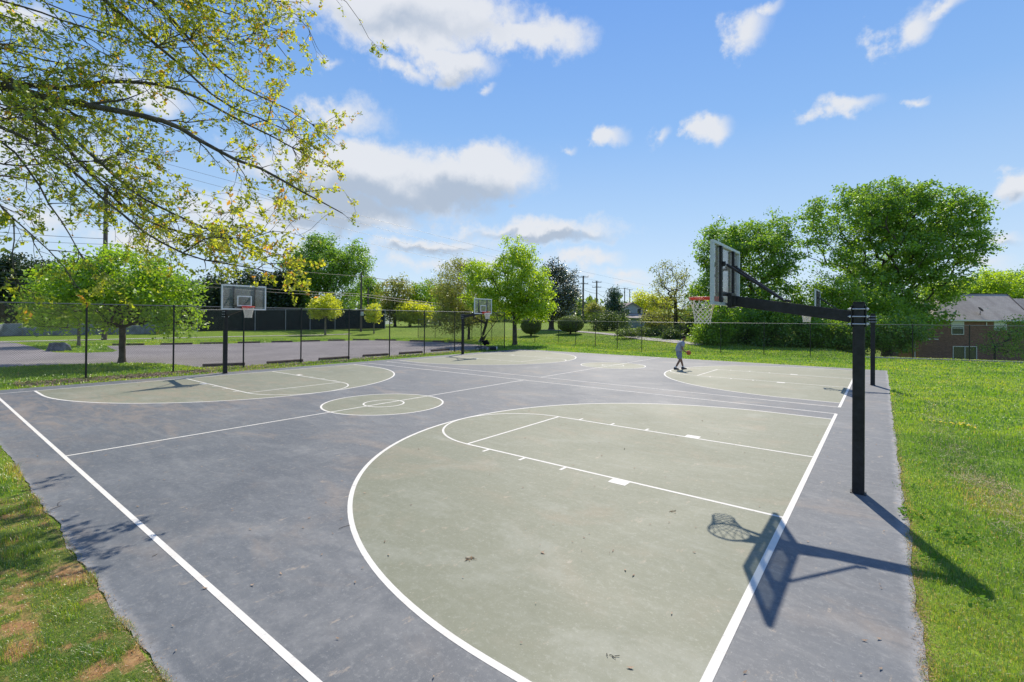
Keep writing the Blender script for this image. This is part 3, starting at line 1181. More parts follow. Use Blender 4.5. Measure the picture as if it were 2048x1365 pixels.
def make_tree(name, label, cat, base, blobs_, mat, bark, n_term, n_leaf, leaf, clump, trunk_r, trunk_h, seed,
              group=None, flat=0.75, updown=0.6, lean=(0, 0), trunks=1, fill=2.2, thin=1.0, twig=0.012):
    """blobs_: (a, b, z, ra, rb, rz) ellipsoids relative to the base; the crown fills them"""
    rs = np.random.RandomState(seed)
    root = empty(name, tuple(base))
    tag(root, label, cat, group)
    bl = np.array(blobs_, float)
    vol = bl[:, 3] * bl[:, 4] * bl[:, 5]
    ids = rs.choice(len(bl), n_term, p=vol / vol.sum())
    dirs = rs.normal(size=(n_term, 3))
    dirs /= np.linalg.norm(dirs, axis=1, keepdims=True)
    rad_ = rs.uniform(0.1, 1, n_term) ** (1 / fill)
    rad_ *= 1 + 0.10 * rs.normal(size=n_term)
    loc = bl[ids, :3] + dirs * rad_[:, None] * bl[ids, 3:6]
    T = loc[:, :1] * A0 + loc[:, 1:2] * B0 + loc[:, 2:3] * np.array([0, 0, 1.0])
    T[:, 2] = np.maximum(T[:, 2], 0.25)
    # skeleton: every crown point hooks on to a near node that lies lower / nearer to the trunk
    nodes = []
    par = []
    tops = []
    for k in range(trunks):
        ang = rs.uniform(0, 6.28)
        lx = (lean[0] + (0.35 * math.cos(ang + k * 2.4) if trunks > 1 else 0), lean[1] + (0.35 * math.sin(ang + k * 2.4) if trunks > 1 else 0))
        nseg = 6
        for i in range(nseg + 1):
            t = i / nseg
            p = (A0 * lx[0] + B0 * lx[1]) * trunk_h * t + np.array([0, 0, trunk_h * t]) + (rs.normal(size=3) * 0.03 * trunk_h * t * (1 - t) if i else 0)
            if i == 0 and k:
                p = (A0 * math.cos(ang) + B0 * math.sin(ang)) * trunk_r * 1.2
            nodes.append(p)
            par.append(len(nodes) - 2 if i else -1)
        tops.append(len(nodes) - 1)
    base_n = len(nodes)
    top = nodes[tops[0]]
    order = np.argsort(np.linalg.norm(T - np.array([0, 0, trunk_h * 0.8]), axis=1))
    NA = np.zeros((base_n + 3 * n_term + 5, 3))
    ND = np.zeros(len(NA))
    NA[:base_n] = nodes
    okn = np.zeros(len(NA), bool)
    for k in range(trunks):
        s_ = k * 7
        okn[s_ + 3:s_ + 7] = True
    cnt = base_n
    term_ids = []
    for j in order:
        p = T[j]
        dv = p - NA[:cnt]
        dist = np.linalg.norm(dv, axis=1)
        cost = dist + 0.25 * ND[:cnt] + np.where(dv[:, 2] < -0.2, 0.8 * (-dv[:, 2]), 0)
        cost[~okn[:cnt]] = 1e9
        q = int(np.argmin(cost))
        a = NA[q]
        dq = dist[q]
        last = q
        m = 2 if dq > 1.2 else 1
        for i in range(1, m + 1):
            t = i / (m + 1)
            mid = a + (p - a) * t + rs.normal(size=3) * 0.06 * dq + np.array([0, 0, 0.10 * dq * (1 - t)])
            if cnt >= len(NA) - 1:
                break
            NA[cnt] = mid
            ND[cnt] = ND[last] + dq / (m + 1)
            okn[cnt] = True
            par.append(last)
            last = cnt
            cnt += 1
        if cnt < len(NA):
            NA[cnt] = p
            ND[cnt] = ND[last] + dq / (m + 1)
            okn[cnt] = True
            par.append(last)
            term_ids.append(cnt)
            cnt += 1
    w = np.zeros(cnt)
    for t_ in term_ids:
        w[t_] = 1
    for i in range(cnt - 1, -1, -1):
        if par[i] >= 0:
            w[par[i]] += max(w[i], 0.3)
    wmax = max(w[k * 7] for k in range(trunks))
    R = trunk_r * (np.maximum(w, 0.5) / wmax) ** 0.48
    R = np.maximum(R, twig)
    for k in range(trunks):
        R[k * 7] = trunk_r * 1.45
        R[k * 7 + 1] = trunk_r * 1.04
    # chains for the tubes
    child = {}
    for i in range(cnt):
        if par[i] >= 0:
            child.setdefault(par[i], []).append(i)
    trunk_segs, br_segs = [], []
    for k in range(trunks):
        ii = list(range(k * 7, k * 7 + 7))
        trunk_segs.append((NA[ii], R[ii]))
    done = set()
    for i in range(base_n, cnt):
        if i in done:
            continue
        p0 = par[i]
        chain = [p0, i]
        done.add(i)
        cur = i
        while child.get(cur):
            nx = max(child[cur], key=lambda c: w[c])
            if nx in done:
                break
            chain.append(nx)
            done.add(nx)
            cur = nx
        rr_ = R[chain].copy()
        rr_[0] = min(rr_[0], rr_[1] * 1.25)
        br_segs.append((NA[chain], rr_))
    tubes_mesh('trunk', trunk_segs, bark, root, 9)
    tubes_mesh('branches', br_segs, bark, root, 5)
    # leaves around the crown points
    term = NA[term_ids]
    per = np.maximum(1, rs.poisson(n_leaf * thin, len(term)))
    ci = np.repeat(np.arange(len(term)), per)
    off = rs.normal(size=(len(ci), 3)) * clump * np.array([1, 1, flat])
    Cn = term[ci] + off
    Cn[:, 2] = np.maximum(Cn[:, 2], 0.05)
    Nn = rs.normal(size=(len(ci), 3)) * 0.8 + np.array([0, 0, updown])
    Vv = leaf_quads(Cn, Nn, leaf, rs)
    ct = rs.uniform(0.1, 0.9, len(term))
    tint_ = np.clip(ct[ci] * 0.62 + rs.uniform(0, 0.38, len(ci)), 0, 1)
    np_mesh('crown', Vv, quads(len(ci)), mat, root, tint=tint_)['kind'] = 'stuff'
    return root


F_maple = foliage('maple_leaves', (0.095, 0.200, 0.016), (0.250, 0.400, 0.028))
F_bright = foliage('bright_spring_leaves', (0.145, 0.270, 0.014), (0.330, 0.450, 0.026), tr=0.55)
F_dark = foliage('dark_evergreen_leaves', (0.018, 0.038, 0.014), (0.045, 0.080, 0.024), tr=0.2)
F_deep = foliage('deep_green_leaves', (0.048, 0.130, 0.022), (0.235, 0.400, 0.042), tr=0.45)
F_olive = foliage('olive_green_leaves', (0.120, 0.150, 0.030), (0.220, 0.250, 0.050), (0.20, 0.13, 0.045), tr=0.45)
F_yellow = foliage('yellow_green_leaves', (0.270, 0.330, 0.025), (0.480, 0.520, 0.045), tr=0.55)
F_magn = foliage('magnolia_leaves', (0.034, 0.050, 0.024), (0.075, 0.090, 0.042), (0.11, 0.075, 0.04), tr=0.12, gloss=0.22)
F_spruce = foliage('blue_spruce_needles', (0.028, 0.066, 0.044), (0.070, 0.120, 0.080), tr=0.15)
F_shrub = foliage('shrub_leaves', (0.040, 0.080, 0.018), (0.110, 0.170, 0.030), tr=0.3)
F_oak = foliage('young_oak_leaves', (0.120, 0.190, 0.022), (0.380, 0.410, 0.045), (0.42, 0.23, 0.05), tr=0.58, gloss=0.05)
F_oakg = foliage('green_oak_leaves', (0.080, 0.160, 0.018), (0.170, 0.270, 0.025), tr=0.55)
F_far = foliage('distant_tree_leaves', (0.080, 0.140, 0.035), (0.150, 0.220, 0.060), tr=0.4)

MP = 1 / FPX


def hz(u):
    return 636.0 + 0.0079 * (u - 1024)


def img_tree(name, label, cat, u, depth, blobs_px, mat, bark, n_term, n_leaf, leaf, clump, trunk_r, trunk_top_v, seed, **k):
    """crown given by its outline in the photograph at a known distance: (u, v, half width px, half height px, depth offset m, depth radius m)"""
    base = at(u, depth)
    bl = []
    for (uu, vv, hw, hh, db, rb) in blobs_px:
        d = depth + db
        p = CAM + ray(uu, vv) * d
        rel = p - base
        bl.append((rel @ A0, rel @ B0, rel[2], hw * MP * d, rb, hh * MP * d))
    tz = (CAM + ray(u, trunk_top_v) * depth)[2] - base[2]
    return make_tree(name, label, cat, base, bl, mat, bark, n_term, n_leaf, leaf, clump, trunk_r, max(tz, 0.3), seed, **k)


# -- young maple behind the tall fence on the left
img_tree('maple_tree', 'low spreading green maple in the grass strip right behind the tall fence on the left', 'tree', 245, 26.0,
         [(150, 590, 95, 50, 0, 2.4), (250, 560, 110, 55, 0, 2.8), (330, 600, 75, 48, 0, 2.2), (230, 520, 60, 25, 0, 1.5), (110, 635, 55, 22, 0, 1.5), (355, 650, 45, 22, -.3, 1.2), (190, 640, 60, 20, 0, 1.6)],
         F_maple, M_bark, 300, 62, 0.17, 0.30, 0.15, 655, 11)
# tree behind it in the island
img_tree('maple_tree', 'thin-trunked maple beside the boulder, mostly hidden by the low maple in front', 'tree', 158, 40.0,
         [(160, 600, 60, 45, 0, 2.5), (110, 640, 40, 22, 0, 1.6)], F_maple, M_barklight, 110, 50, 0.2, 0.35, 0.11, 645, 12)
# -- maple in the middle
img_tree('maple_tree', 'bright green round maple at the far corner of the courts beside the bicycle', 'tree', 1030, 46.5,
         [(1035, 560, 62, 66, 0, 2.8), (1030, 505, 36, 40, 0, 1.6), (965, 570, 38, 44, 0, 2.2), (1085, 590, 32, 42, 0, 2.2), (1000, 600, 70, 34, 0, 2.6), (1060, 620, 48, 26, 0, 2), (960, 540, 26, 30, 0, 1.5)],
         F_bright, M_bark, 420, 60, 0.20, 0.30, 0.20, 632, 13, fill=2.4)
img_tree('honey_locust_tree', 'olive airy tree with leaning twin trunks left of the bright green maple', 'tree', 962, 52.0,
         [(915, 570, 44, 52, 0, 2.6), (905, 640, 52, 26, 0, 2.2), (960, 610, 50, 40, 0.5, 2.4), (925, 530, 26, 18, 0, 1.5), (890, 600, 24, 50, 0, 2)],
         F_olive, M_bark, 330, 42, 0.17, 0.38, 0.15, 640, 114, trunks=2, lean=(0.45, 0))
img_tree('honey_locust_tree', 'dark single-trunked tree just right of the far left hoop pole', 'tree', 938, 57.0,
         [(900, 580, 40, 50, 0, 2.4), (945, 610, 40, 44, 0, 2.4)], F_olive, M_bark, 140, 40, 0.18, 0.4, 0.15, 640, 15)
img_tree('magnolia_tree', 'dark glossy magnolia behind the bright green maple', 'tree', 1103, 76.0,
         [(1120, 575, 38, 46, 0, 3), (1105, 610, 38, 34, 0, 3), (1140, 600, 18, 36, 0, 2), (1108, 545, 24, 20, 0, 2), (1150, 570, 10, 14, 0, 1.0)],
         F_magn, M_bark, 260, 52, 0.30, 0.45, 0.42, 634, 16)
# -- clipped bush


def clipped_bush(name, label, u, vbase, w_px, vtop, seed, cat='bush', group=None, mat=None):
    p = gt(u, vbase)
    d = (p - CAM) @ FW / 1.0
    R = w_px / 2 * MP * d
    H = (vbase - vtop) * MP * d
    rs = np.random.RandomState(seed)
    root = empty(name, tuple(p))
    tag(root, label, cat, group)
    n = 9000
    dr = rs.normal(size=(n, 3))
    dr /= np.linalg.norm(dr, axis=1, keepdims=True)
    rr_ = 1 + 0.035 * rs.normal(size=n)
    z0 = H * 0.56
    C = dr * rr_[:, None] * np.array([R, R, H * 0.46]) + np.array([0, 0, z0])
    # boxy sides
    C[:, 2] = z0 + np.sign(C[:, 2] - z0) * np.abs((C[:, 2] - z0) / (H * .46)) ** 0.8 * H * .46
    V = leaf_quads(C, dr + rs.normal(size=(n, 3)) * 0.6, 0.11, rs)
    np_mesh('foliage', V, quads(n), mat or F_shrub, root, tint=rs.uniform(0, 1, n))['kind'] = 'stuff'
    m = MB().ball((0, 0, z0), 1, (R * .9, R * .9, H * 0.4), 3)
    m.build('inner_twigs', M_bark, root)
    MB().rod((0, 0, -0.1), (0, 0, z0), 0.14, 0.1).build('trunk', M_bark, root)
    return root


F_box = foliage('clipped_hedge_leaves', (0.070, 0.120, 0.018), (0.170, 0.240, 0.028), tr=0.35)
clipped_bush('clipped_bush', 'large clipped round bush by the path casting an oval shadow on the lawn', 1141, 668, 50, 633, 21, mat=F_box)
clipped_bush('clipped_bush', 'clipped bush half hidden behind the trunk of the bright green maple', 1062, 672, 40, 634, 22, mat=F_box)
# -- sparse tree, spruce, shrubs in the mid distance
img_tree('sparse_tree', 'thin airy tree with few leaves standing left of the dense right-hand trees', 'tree', 1351, 62.0,
         [(1340, 570, 40, 55, 0, 3.0), (1325, 620, 42, 35, 0, 2.6), (1372, 590, 26, 60, 0, 2.6), (1375, 640, 35, 30, 0, 2)],
         F_olive, M_bark, 260, 17, 0.21, 0.36, 0.26, 600, 23)
img_tree('spruce_tree', 'blue-green conifer in front of the grey house', 'tree', 1228, 92.0,
         [(1228, 590, 9, 16, 0, 1.5), (1228, 610, 19, 14, 0, 2), (1228, 632, 27, 16, 0, 2.6)], F_spruce, M_bark, 170, 60, 0.28, 0.45, 0.3, 600, 24)
for lb, u, dp, bl, mt, sd_ in [
        ('dense dark green shrubs left of the grey house along the path', 1215, 72, [(1200, 645, 22, 22, 0, 2.4), (1232, 645, 26, 20, 0, 2.4), (1185, 640, 12, 14, 0, 1.5)], F_shrub, 25),
        ('low spreading juniper under the grey house by the path', 1290, 60, [(1290, 668, 38, 12, 0, 2.4), (1250, 672, 26, 8, -3, 1.6), (1325, 668, 20, 14, 0, 2)], F_shrub, 26),
        ('tan leafed small tree between the utility poles', 1188, 84, [(1188, 622, 16, 16, 0, 2)], F_olive, 27),
        ('small round shrub with bare stem by the thin airy tree', 1346, 52, [(1346, 676, 9, 8, 0, .5)], F_shrub, 28),
        ('dark shrubs behind the man playing basketball', 1395, 58, [(1395, 655, 26, 22, 0, 2), (1362, 660, 16, 12, 0, 1.2)], F_shrub, 29),
        ('pale grey-green shrub in front of the grey house porch', 1320, 70, [(1315, 640, 30, 18, 0, 2)], F_olive, 30)]:
    img_tree('shrub', lb, 'shrub', u, dp, bl, mt, M_bark, 120, 46, 0.2, 0.34, 0.10, 672, sd_)
img_tree('yellow_green_tree', 'yellow-green tree showing over the roof of the grey house', 'tree', 1290, 125.0,
         [(1290, 605, 30, 20, 0, 4), (1270, 620, 22, 18, 0, 3), (1325, 612, 24, 18, 0, 4)], F_yellow, M_bark, 150, 46, 0.42, 0.7, 0.3, 620, 31)
# -- big trees on the right
img_tree('broadleaf_tree', 'tall green tree behind the nearest backboard', 'tree', 1500, 56.0,
         [(1500, 520, 85, 62, 0, 5), (1545, 480, 44, 50, 0, 3.5), (1440, 500, 50, 60, 0, 3.5), (1470, 600, 80, 50, 0, 4.5), (1560, 590, 45, 70, 0, 3.5), (1420, 590, 36, 60, 0, 3.5), (1480, 455, 30, 28, 0, 2.5)],
         F_deep, M_bark, 620, 58, 0.27, 0.40, 0.36, 600, 32, flat=0.7, fill=2.6)
img_tree('silver_maple_tree', 'largest tree on the right with windblown crown beside the brick house', 'tree', 1775, 56.0,
         [(1700, 430, 95, 50, 0, 5), (1830, 425, 110, 52, 0, 5.5), (1770, 400, 90, 38, 0, 5), (1880, 490, 80, 55, 0, 5), (1660, 500, 60, 34, 0, 4), (1780, 510, 95, 60, 0, 6), (1822, 575, 84, 55, 0, 5), (1740, 595, 80, 60, -2, 4), (1800, 640, 70, 40, -2, 4), (1815, 640, 36, 30, -3, 3), (1920, 430, 42, 40, 0, 3)],
         F_deep, M_bark, 1000, 58, 0.30, 0.44, 0.5, 590, 33, fill=2.8, flat=0.6)
img_tree('broadleaf_tree', 'bright lower tree under the left side of the largest tree', 'tree', 1670, 50.0,
         [(1665, 575, 42, 36, 0, 2.6), (1700, 620, 50, 50, 0, 2.8), (1640, 640, 34, 50, 0, 2.4), (1760, 640, 60, 50, 0, 3)],
         F_maple, M_bark, 330, 56, 0.21, 0.38, 0.22, 640, 34)
for i, (u, dp, bl, mt) in enumerate([
        (1420, 46.0, [(1415, 672, 30, 30, 0, 1.6), (1440, 640, 36, 36, 0, 2)], F_maple),
        (1500, 47.5, [(1500, 665, 45, 38, 0, 2), (1470, 640, 36, 30, 0, 2)], F_deep),
        (1570, 47.0, [(1570, 662, 50, 42, 0, 2.2), (1540, 640, 30, 40, 0, 2)], F_deep),
        (1640, 46.0, [(1640, 668, 40, 36, 0, 2)], F_maple),
        (1710, 44.5, [(1710, 668, 42, 36, 0, 2)], F_deep),
        (1780, 43.5, [(1780, 668, 46, 36, 0, 2), (1820, 660, 26, 26, 0, 1.5)], F_deep)]):
    img_tree('understorey_bush', ['leafy bush spilling over the lawn just right of the man', 'dark leafy thicket below the nearest hoop net', 'dark thicket under the arm of the nearest hoop',
                                  'light green thicket left of the nearest pole', 'thicket directly behind the two right-hand poles', 'thicket right of the poles, left of the brick house'][i],
             'bush', u, dp, bl, mt, M_bark, 170, 60, 0.19, 0.33, 0.08, 690, 40 + i, group='thicket bushes behind the far fence')
img_tree('small_tree', 'small leafy tree in front of the right end of the brick house', 'tree', 1990, 46.0,
         [(2010, 672, 36, 16, 0, 1.4), (2045, 655, 30, 20, 0, 1.6), (1975, 690, 22, 12, 0, 1.0), (2030, 700, 36, 16, 0, 1.4)], F_deep, M_bark, 130, 22, 0.16, 0.34, 0.09, 690, 47)
for i, (u, dp, bl, mt) in enumerate([
        (1985, 85.0, [(1985, 570, 45, 30, 0, 5), (1950, 590, 40, 20, 0, 4)], F_bright),
        (2040, 95.0, [(2050, 575, 45, 34, 0, 5)], F_deep),
        (1900, 100.0, [(1900, 585, 50, 24, 0, 5)], F_bright)]):
    img_tree('background_tree', ['yellowish green tree rising behind the ridge of the brick house', 'tree at the right edge of the photo behind the house', 'tree behind the left end of the brick house roof'][i],
             'tree', u, dp, bl, mt, M_bark, 170, 50, 0.34, 0.6, 0.3, 600, 50 + i)
# -- trees on the left beyond the road
img_tree('broadleaf_tree', 'big round deciduous tree between the left hoop and the utility pole', 'tree', 655, 84.0,
         [(650, 530, 62, 48, 0, 6), (705, 525, 42, 42, 0, 4.5), (600, 550, 45, 50, 0, 4.5), (650, 590, 85, 40, 0, 5), (640, 490, 36, 22, 0, 3.5)],
         F_deep, M_bark, 560, 56, 0.33, 0.55, 0.45, 590, 60)
img_tree('cherry_tree', 'small bright yellow-green tree in front of the dark green screen', 'tree', 651, 67.0,
         [(651, 612, 28, 18, 0, 2), (640, 624, 22, 12, 0, 1.6), (662, 626, 22, 10, 0, 1.6), (651, 598, 16, 12, 0, 1.2)], F_yellow, M_barklight, 130, 55, 0.22, 0.28, 0.12, 636, 61)
img_tree('cherry_tree', 'slim yellow-green sapling just right of the utility pole with the box', 'tree', 748, 70.0,
         [(748, 622, 14, 14, 0, 1.2), (744, 637, 14, 9, 0, 1.0)], F_yellow, M_barklight, 60, 45, 0.2, 0.28, 0.09, 645, 62)
ev = [(-60, 74, 48, 500), (15, 76, 50, 503), (85, 75, 46, 512), (150, 77, 45, 520), (215, 76, 42, 535), (285, 76, 45, 545), (355, 77, 46, 552), (430, 78, 46, 548), (500, 79, 46, 540), (560, 80, 42, 545)]
evl = ['first', 'second', 'third', 'fourth', 'fifth', 'sixth', 'seventh', 'eighth', 'ninth', 'tenth']
for i, (u, dp, hw, vt) in enumerate(ev):
    img_tree('evergreen_tree', evl[i] + ' dark evergreen from the left in the row beyond the road', 'tree', u, dp,
             [(u, (vt + 650) / 2 + 10, hw, (650 - vt) / 2 - 8, 0, 4), (u, vt + 30, hw * .6, 30, 0, 3)], F_dark, M_bark, 200, 46, 0.42, 0.6, 0.35, 640, 70 + i,
             group='dark evergreens beyond the road on the left')
for i, (u, dp, bl, mt) in enumerate([
        (790, 92.0, [(788, 590, 38, 34, 0, 4), (800, 620, 46, 24, 0, 4)], F_olive),
        (850, 96.0, [(850, 590, 34, 26, 0, 4), (845, 620, 40, 22, 0, 4)], F_maple),
        (735, 110.0, [(735, 585, 26, 30, 0, 3)], F_deep),
        (820, 88.0, [(830, 625, 34, 18, 0, 3)], F_yellow),
        (880, 105.0, [(880, 600, 30, 30, 0, 4)], F_maple)]):
    img_tree('background_tree', ['olive tree right of the utility pole with the box', 'green tree beyond the parked van', 'tree directly behind the utility pole with the box',
                                 'yellowish low tree left of the parked van', 'green tree behind the airy olive tree'][i], 'tree', u, dp, bl, mt, M_bark, 170, 46, 0.36, 0.55, 0.25, 625, 90 + i)

# far woods that close the horizon all round
rs = np.random.RandomState(7)
nfar = 2600
az_ = rs.uniform(-math.pi, math.pi, nfar)
dd = rs.uniform(170, 330, nfar)
hh_ = rs.uniform(5, 11, nfar) * (0.8 + 0.5 * vnoise(az_ * 30, dd * 0, 1.0, 5))
cx_, cy_ = np.sin(az_) * dd, np.cos(az_) * dd
per = 46
ci = np.repeat(np.arange(nfar), per)
off = rs.normal(size=(len(ci), 3))
off /= np.linalg.norm(off, axis=1, keepdims=True)
Cn = np.stack([cx_[ci], cy_[ci], hh_[ci] * .5], 1) + off * np.stack([3.2 + 0 * ci, 3.2 + 0 * ci, hh_[ci] * .5], 1)
o = np_mesh('distant_woods', leaf_quads(Cn, rs.normal(size=(len(ci), 3)) + [0, 0, .6], 2.3, rs), quads(len(ci)), F_far, tint=np.clip(rs.uniform(0, 1, nfar)[ci] * .6 + rs.uniform(0, .4, len(ci)), 0, 1))
tag(o, 'distant line of trees along the horizon', 'woods', kind='stuff')

# ------------------------------------------------------------------ the overhanging oak, upper left
oak = empty('oak_tree', (-16.2, -10.6, 0))
tag(oak, 'large oak with drooping yellow-green branches reaching in over the left of the court', 'tree')
rs = np.random.RandomState(99)
S = 700 / 1737.0
TR = np.array([-16.2, -10.6, 0])


def limb(zp, r0, r1, d0, d1, ztr):
    P3 = []
    n = len(zp)
    for i, (a, b) in enumerate(zp):
        t = i / (n - 1)
        P3.append(CAM + ray(a * S, b * S) * (d0 + (d1 - d0) * t))
    P3 = np.array(P3)
    start = TR + np.array([0, 0, ztr])
    mid = (start + P3[0]) / 2 + np.array([0, 0, 0.5])
    P3 = np.vstack([start, mid, P3])
    # resample
    out_ = []
    for a, b in zip(P3[:-1], P3[1:]):
        m = max(1, int(np.linalg.norm(b - a) / 0.35))
        for k in range(m):
            out_.append(a + (b - a) * k / m)
    out_.append(P3[-1])
    out_ = np.array(out_)
    for _ in range(2):
        out_[1:-1] = (out_[:-2] + 2 * out_[1:-1] + out_[2:]) / 4
    jit = rs.normal(size=out_.shape) * 0.012
    out_[1:-1] += jit[1:-1]
    tt = np.linspace(0, 1, len(out_))
    R = r0 + (r1 - r0) * tt ** 0.8
    return out_, R


limbs = [
    ([(0, 430), (150, 470), (280, 490), (420, 525), (560, 545), (700, 572), (830, 600), (920, 632), (960, 690), (1040, 745), (1180, 800), (1300, 830), (1400, 890), (1500, 960), (1620, 1010), (1700, 1060)], .12, .008, 9.8, 10.6, 7.0),
    ([(0, 390), (180, 440), (330, 450), (500, 405), (620, 395), (760, 410), (900, 440), (1010, 480), (1120, 580), (1230, 620), (1350, 650), (1450, 740), (1560, 800), (1640, 830)], .08, .007, 10.4, 11.6, 7.4),
    ([(300, -160), (420, -70), (520, 0), (600, 70), (700, 160), (790, 235), (880, 300), (960, 380), (1040, 470), (1150, 550), (1280, 590), (1400, 610), (1500, 700), (1600, 760)], .085, .007, 10.0, 12.2, 9.5),
    ([(520, -180), (640, -80), (740, 0), (840, 60), (880, 130), (960, 210), (1020, 290), (1110, 380), (1200, 440), (1300, 500), (1440, 540), (1560, 600), (1650, 700)], .075, .007, 10.6, 12.6, 10.0),
    ([(0, 460), (80, 520), (180, 590), (260, 660), (340, 740), (420, 830), (500, 920), (590, 1020), (680, 1100), (800, 1140), (950, 1160), (1060, 1200), (1180, 1230)], .085, .007, 9.6, 10.2, 6.6),
    ([(0, 330), (100, 420), (190, 490), (250, 560), (330, 660), (420, 750), (490, 810), (600, 900), (700, 990), (830, 1070), (980, 1110), (1100, 1170), (1250, 1210), (1350, 1260)], .07, .006, 9.9, 9.3, 7.0),
    ([(0, 610), (120, 680), (220, 740), (320, 810), (420, 900), (500, 990), (620, 1060), (720, 1160), (800, 1220), (900, 1270), (1000, 1290), (1150, 1310), (1400, 1370)], .05, .006, 9.2, 8.9, 6.0),
    ([(0, 680), (60, 740), (130, 820), (190, 930), (250, 1020), (300, 1100), (340, 1160), (400, 1240), (440, 1340)], .04, .005, 8.8, 8.6, 5.8),
    ([(-60, 800), (0, 825), (100, 832), (200, 825), (260, 800), (330, 770), (420, 800)], .035, .006, 9.8, 10.3, 6.2),
    ([(-60, 940), (0, 1010), (60, 1090), (160, 1160), (240, 1240), (330, 1320), (380, 1420)], .032, .005, 8.6, 8.3, 5.5),
    ([(-50, 60), (100, 95), (200, 140), (300, 200), (450, 240)], .03, .005, 9.0, 9.6, 8.5),
    ([(40, -120), (130, -40), (200, 30), (330, 60), (500, 110), (640, 150)], .04, .006, 9.8, 10.5, 9.5),
    ([(900, -160), (1050, -90), (1250, -50), (1400, 0), (1480, 60), (1550, 150), (1570, 230)], .045, .004, 11.0, 12.4, 10.5),
    ([(1300, -200), (1500, -120), (1640, -60), (1740, 10), (1790, 90), (1830, 190)], .035, .004, 11.4, 12.8, 11.0),
    ([(700, -60), (830, -10), (980, 20), (1130, 60), (1280, 110), (1380, 190), (1420, 280)], .05, .006, 11.0, 12.4, 10.3),
    ([(760, 250), (860, 240), (1000, 250), (1120, 190), (1260, 160), (1380, 150)], .03, .005, 11.0, 11.8, 9.3),
    ([(0, 240), (90, 260), (200, 300), (330, 330), (420, 300), (560, 330), (700, 340)], .04, .006, 10.2, 11.0, 8.0),
]
osegs, tw_pts = [], []
leafC, leafT, leafS = [], [], []
sun_np = np.array(sun_dir)
down_dir = A0 * 0.75 + B0 * 0.05 + np.array([0, 0, -0.5])


def sprout(p, d, Lg, r, lvl, yel):
    """a crooked drooping shoot with side twigs and leaf tufts"""
    n = max(3, int(Lg / 0.13))
    pts, rr_ = [p.copy()], [r]
    d = d / np.linalg.norm(d)
    for i in range(n):
        d = d + rs.normal(size=3) * 0.16 + np.array([0, 0, -0.035]) + down_dir * 0.035
        d /= np.linalg.norm(d)
        p = p + d * Lg / n
        pts.append(p.copy())
        rr_.append(max(0.0034, r * (1 - 0.80 * (i + 1) / n)))
        if lvl > 0 and i >= 0 and rs.rand() < (0.62 if lvl == 2 else 0.58):
            s = np.cross(d, rs.normal(size=3))
            s /= np.linalg.norm(s) + 1e-9
            sprout(p.copy(), d * 0.75 + s * 0.85 + np.array([0, 0, -0.08]), Lg * rs.uniform(0.32, 0.62), rr_[-1] * 0.7, lvl - 1, yel)
        dens = (0.72 + .25 * yel) if lvl == 0 else 0.2 + .25 * yel
        if i >= 1 and rs.rand() < dens:
            tuft(p, yel)
    tuft(p, yel)
    osegs.append((np.array(pts), np.array(rr_)))


def outer(p):
    d = p - CAM
    return 1024 + FPX * (d @ RT) / (d @ FW)


def tuft(p, yel):
    k = rs.randint(2, 5 + int(2 * yel))
    base_t = np.clip(rs.normal(0.28 + 0.30 * yel, 0.18), 0, 0.82)
    if rs.rand() < 0.02 + 0.07 * yel:
        base_t = 0.97
    for _ in range(k):
        leafC.append(p + rs.normal(size=3) * 0.034)
        leafT.append(np.clip(base_t + rs.normal() * 0.08, 0, 1))
        leafS.append(rs.uniform(0.7, 1.3))


all_limbs = []
for (zp, r0, r1, d0, d1, ztr) in limbs:
    pts, R = limb(zp, r0 * 1.3, r1 * 1.4, d0, d1, ztr)
    all_limbs.append((pts, R))
    # forks: crooked side limbs that droop towards the court
    for k in range(int(1 + len(pts) / 11)):
        i0 = rs.randint(int(len(pts) * .28), int(len(pts) * .88))
        d = pts[i0 + 1] - pts[i0]
        d /= np.linalg.norm(d)
        sd_ = np.cross(d, B0) * rs.choice([-1, 1]) * .55 + rs.normal(size=3) * .25
        d = d + sd_
        Lg = rs.uniform(1.2, 3.0)
        if outer(pts[i0] + d / np.linalg.norm(d) * Lg) > 640:
            continue                      # the crown ends there
        n_ = int(Lg / .2)
        q = pts[i0].copy()
        P2 = [q.copy()]
        for _ in range(n_):
            d = d / np.linalg.norm(d) + rs.normal(size=3) * .10 + down_dir * .05
            d /= np.linalg.norm(d)
            q = q + d * .2
            P2.append(q.copy())
        ra = max(.012, R[i0] * .5)
        all_limbs.append((np.array(P2), np.linspace(ra, .005, len(P2))))
for pts, R in all_limbs:
    osegs.append((pts, R))
    nl_ = len(pts)
    for i in range(2, nl_ - 1):
        # only where the tree is alive with shoots
        t = i / nl_
        uvd = pts[i] - CAM
        dep = uvd @ FW
        uu = 1024 + FPX * (uvd @ RT) / dep
        yel = float(np.clip((uu - 120) / 420, 0, 1))
        d = pts[i + 1] - pts[i]
        d /= np.linalg.norm(d)
        for _ in range(rs.poisson((0.34 + 0.85 * t) * (.80 + .50 * yel))):
            s = np.cross(d, rs.normal(size=3))
            s /= np.linalg.norm(s) + 1e-9
            Lg = rs.uniform(0.45, 1.75) * (1.05 - 0.40 * t)
            vv_ = PPY - FPX * (uvd @ UP) / dep
            if vv_ > 500:
                Lg *= max(.22, 1 - (vv_ - 500) / 110)
            if uu > 590:
                Lg *= max(.3, 1 - (uu - 590) / 200)
            sprout(pts[i].copy(), d * 0.8 + s * 0.8 + np.array([0, 0, 0.1]), Lg, max(0.010, R[i] * 0.34), 2 if Lg > 0.6 else 1, yel)
    sprout(pts[-1].copy(), pts[-1] - pts[-3], 0.35, 0.006, 2, 0.8)
